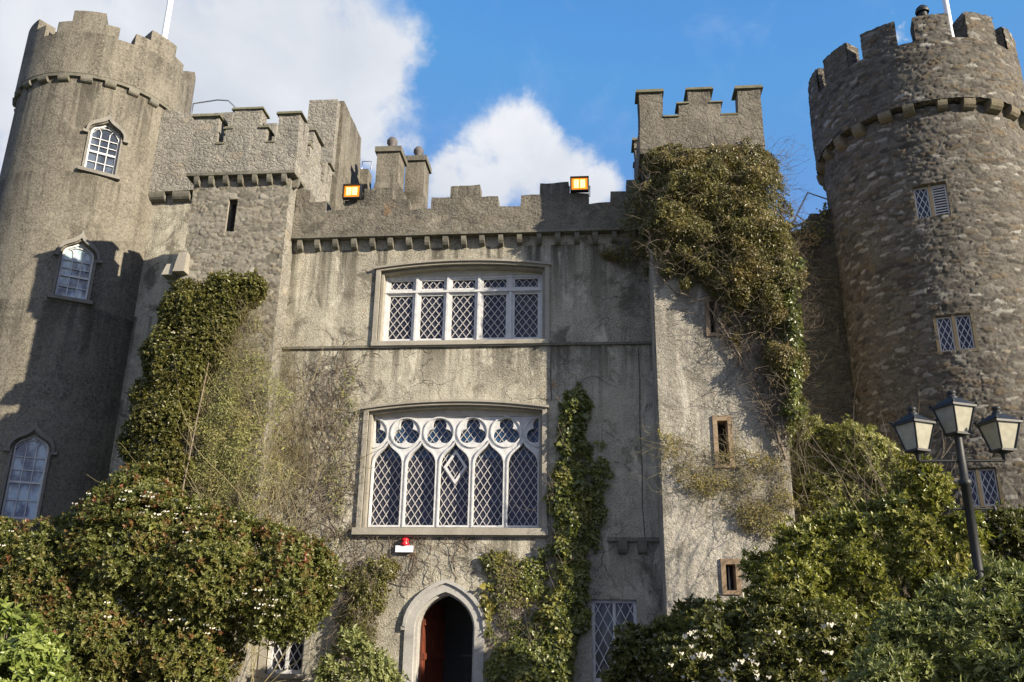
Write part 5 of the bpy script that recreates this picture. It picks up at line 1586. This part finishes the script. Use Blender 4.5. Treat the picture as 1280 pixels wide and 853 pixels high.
V, Q, T = merge(A, B, Dd)
ei = thing('ivy', 'bright green ivy strip running down the right edge of the square tower', 'ivy', (3.9, -1.3, 0))
fast_mesh('foliage', *Cz[:2], M['leaf_ivy'], ei, Cz[2])
n = 60; x = RNG.uniform(3.6, 3.95, n); z = RNG.uniform(4.6, 8.5, n)
Ve, Qe = twig_geo(np.stack([x, -1.25 - RNG.random(n) * .1, z], 1), np.stack([RNG.normal(size=n) * .3, np.zeros(n), np.ones(n)], 1), 9, .1, .007, .25, branch=2)
fast_mesh('stem', Ve, Qe, M['twig'], ei)
fast_mesh('foliage', V, Q, M['leaf_tower'], tc_, T)
n = 420; x, z = rand_in(pt, n)
V, Q = twig_geo(np.stack([x, -1.27 - RNG.random(n) * .45, z], 1), np.stack([RNG.normal(size=n) * .6, RNG.normal(size=n) * .4 - .2, RNG.normal(size=n) * .5 + .1], 1), 9, .085, .0048, .3, branch=2, wall=-1.22, thick=.95)
n = 150; x = RNG.uniform(3.7, 4.15, n); z = RNG.uniform(7.0, 11.6, n)
V2, Q2 = twig_geo(np.stack([x, -1.32 - RNG.random(n) * .3, z], 1), np.stack([RNG.random(n) + .15, RNG.normal(size=n) * .35, RNG.normal(size=n) * .3 + .25], 1), 8, .07, .004, .25, branch=2)
n = 420; x, z = rand_in([(2.4, 8.4), (3.9, 8.2), (4.0, 5.9), (3.5, 5.3), (2.9, 6.8)], n)
V3, Q3 = twig_geo(np.stack([x, -1.25 - RNG.random(n) * .2, z], 1), np.stack([RNG.normal(size=n) * .6, np.zeros(n), RNG.normal(size=n) * .7], 1), 9, .085, .005, .35, branch=2, wall=-1.22, thick=.35)
fast_mesh('branch', np.concatenate([V, V2, V3]), np.concatenate([Q, Q2 + len(V), Q3 + len(V) + len(V2)]), M['twig'], tc_)
m_ = MB()
for pts in ([(3.6, 4.9), (3.5, 5.4), (3.3, 6.0), (3.0, 6.7), (2.62, 7.6), (2.3, 8.1), (1.7, 8.35), (1.35, 8.75), (1.2, 9.3)], [(3.5, 5.2), (3.45, 5.5), (3.3, 5.9), (2.85, 7.0), (2.55, 7.55), (2.5, 8.6)], [(3.62, 5.4), (3.66, 6.2), (3.68, 7.2), (3.66, 9.2)]):
    m_.tube([(x_ + random.uniform(-.03, .03), -1.30 - random.uniform(0, .06), z_) for x_, z_ in pts], [.026, .025, .024, .022, .02, .018, .016, .014, .012][:len(pts)], 6)
m_.build('stem', M['bark'], tc_)

# --- sparse olive creeper lower on the square tower
oc = thing('olive_creeper', 'sparse olive creeper around the middle slit window of the square tower', 'creeper', (2.9, -1.3, 0))
po = [(1.2, 5.5), (1.7, 5.55), (2.0, 5.1), (2.9, 5.2), (3.75, 5.2), (3.71, 3.98), (3.22, 3.4), (2.75, 3.6), (2.3, 4.2), (1.81, 4.3), (1.3, 4.65)]
n = 360; x, z = rand_in(po, n)
V, Q = twig_geo(np.stack([x, -1.24 - RNG.random(n) * .1, z], 1), np.stack([RNG.normal(size=n) * .8, np.zeros(n), RNG.normal(size=n) * .5], 1), 9, .075, .004, .33, branch=3, wall=-1.22, thick=.3)
fast_mesh('branch', V, Q, M['twig_olive'], oc)
A = wall_leaves(po, -1.22, .2, 3600, .032, .015, 81, gap=.53, gscale=1.8, tint_amt=.5, soft=.15)
fast_mesh('foliage', *A[:2], M['leaf_olive'], oc, A[2])

# --- red tipped trails on the shaded link wall
rc = thing('trailing_creeper', 'thin trailing reddish creeper on the dark shaded link wall', 'creeper', (5.2, 2.4, 0))
n = 46
V, Q = twig_geo(np.stack([RNG.uniform(4.9, 5.9, n), np.full(n, 2.38), RNG.uniform(9.0, 11.9, n)], 1), np.stack([RNG.normal(size=n) * .6 + .3, np.zeros(n), -np.ones(n) * .5], 1), 10, .11, .007, .3, branch=2, wall=2.44, thick=.25)
fast_mesh('branch', V, Q, M['twig'], rc)
A = wall_leaves([(4.8, 11.5), (5.6, 11.9), (6.2, 12.1), (5.8, 10.9), (5.2, 10.2), (4.8, 10.6)], 2.42, .2, 700, .07, .05, 91, gap=.52, tint_amt=1.0, soft=.15)
fast_mesh('foliage', *A[:2], M['leaf_tower'], rc, A[2])

# --- shrubs on the right
make_shrub('pale_shrub', 'pale grey green shrub at the foot of the square tower, topmost on the right', 'shrub', (5.0, -.5, 0),
    lob([(4.45, 5.23, 0.64), (5.15, 5.15, 0.64), (5.68, 4.67, 0.64), (4.65, 4.35, 0.74), (4.3, 5.63, 0.36), (4.35, 4.46, 0.5), (5.3, 3.7, .85), (4.6, 3.3, .8)], -.45, .75), M['leaf_pale'], dens=150, k=8, ln=.055, wd=.02, depth=.3, seed=101, lump=.28, lscale=3.2, tint_amt=.3, stems=8, gap=.38, stem_r=.03)
sc = thing('bare_sapling', 'leafless brown stems standing left of the lamp post', 'shrub', (5.0, -3.1, 0))
n = 16
V, Q = twig_geo(np.stack([RNG.uniform(4.7, 5.1, n), RNG.uniform(-3.3, -2.9, n), np.full(n, 1.5)], 1), np.stack([RNG.normal(size=n) * .2, RNG.normal(size=n) * .1, np.ones(n)], 1), 18, .2, .009, .12, branch=7, up=.05)
fast_mesh('branch', V, Q, M['twig'], sc)
make_shrub('laurel_shrub', 'broad glossy dark green laurel mounded across the right, behind the lamp post', 'shrub', (3.9, -4.0, 0),
    lob([(3.24, 2.9, 0.58), (3.96, 2.98, 0.70), (4.71, 3.3, 0.64), (5.02, 3.95, 0.42), (2.66, 2.6, 0.44), (4.12, 2.39, 0.83), (5.26, 3.1, 0.54), (2.84, 2.3, 0.6), (2.1, 1.95, 0.30), (4.95, 2.62, 0.71), (3.4, 1.6, .9), (5.2, 1.7, .9), (2.4, 1.4, .7)], -4, .9), M['leaf_laurel'], dens=150, k=9, ln=.057, wd=.026, depth=.3, seed=111, lump=.28, lscale=2.8, tint_amt=.45, stems=9, gap=.40, stem_r=.04)
make_shrub('grey_shrub', 'grey green willowy shrub in the lower right corner hiding the foot of the lamp post', 'shrub', (3.9, -8.0, 0),
    lob([(3.36, 1.6, 0.5), (4.03, 1.66, 0.58), (4.43, 2.12, 0.42), (3.78, 1.98, 0.34), (2.9, 1.25, 0.38), (4.37, 1.4, 0.5), (3.81, 1.3, 0.5), (3.8, .7, .7), (4.6, .8, .7), (3.1, .7, .5), (5.0, 1.9, .5)], -8.05, .8), M['leaf_grey'], dens=210, k=9, ln=.055, wd=.017, depth=.28, seed=121, lump=.26, lscale=4, tint_amt=.35, stems=9, gap=.36, spread=(15, 75), stem_r=.02, upbias=.7)
vb, P_, N_, D_ = make_shrub('flowering_shrub', 'dark shrub dotted with white flower clusters low in front of the square tower', 'shrub', (2.2, -5.5, 0),
    lob([(1.65, 1.62, 0.54), (2.28, 1.72, 0.60), (2.89, 1.62, 0.6), (1.15, 1.3, 0.48), (3.39, 1.5, 0.47), (2.44, 1.1, 0.55), (1.68, 1.1, 0.55), (2.1, .6, .6), (3.0, .7, .6)], -5.5, .9), M['leaf_dark'], dens=150, k=8, ln=.055, wd=.024, depth=.27, seed=131, lump=.25, lscale=3.0, tint_amt=.2, stems=8, gap=.36, stem_r=.03)
blossoms(vb, P_, N_, D_, 100, .034, 6, amt=10, zmax=1.85, xr=(0.9, 3.0), cw=1.1)
make_shrub('shade_shrub', 'dark shaded shrub against the lattice window right of the door', 'shrub', (1.0, -3.0, 0),
    lob([(0.72, 1.45, 0.46), (1.24, 1.72, 0.45), (0.6, .95, 0.44), (1.63, 1.95, 0.39), (1.2, 1.0, .6), (.8, .5, .5)], -3, .9), M['leaf_dark'], dens=85, k=8, ln=.08, wd=.033, depth=.27, seed=141, lump=.28, lscale=3.0, tint_amt=.1, stems=7, gap=.36, stem_r=.025)
make_shrub('hedge', 'dark clipped hedge at the foot of the rubble tower behind the lamp post', 'hedge', (7.8, -.6, 0),
    lob([(7.62, 3.75, 0.42), (8.15, 3.8, 0.43), (7.1, 3.6, 0.36), (7.4, 2.9, .7), (8.3, 2.8, .8), (6.6, 2.8, .7)], -.5, .8), M['leaf_dark'], dens=75, k=8, ln=.075, wd=.032, depth=.25, seed=151, lump=.22, lscale=3.0, tint_amt=.0, stems=6, gap=.34, stem_r=.03)
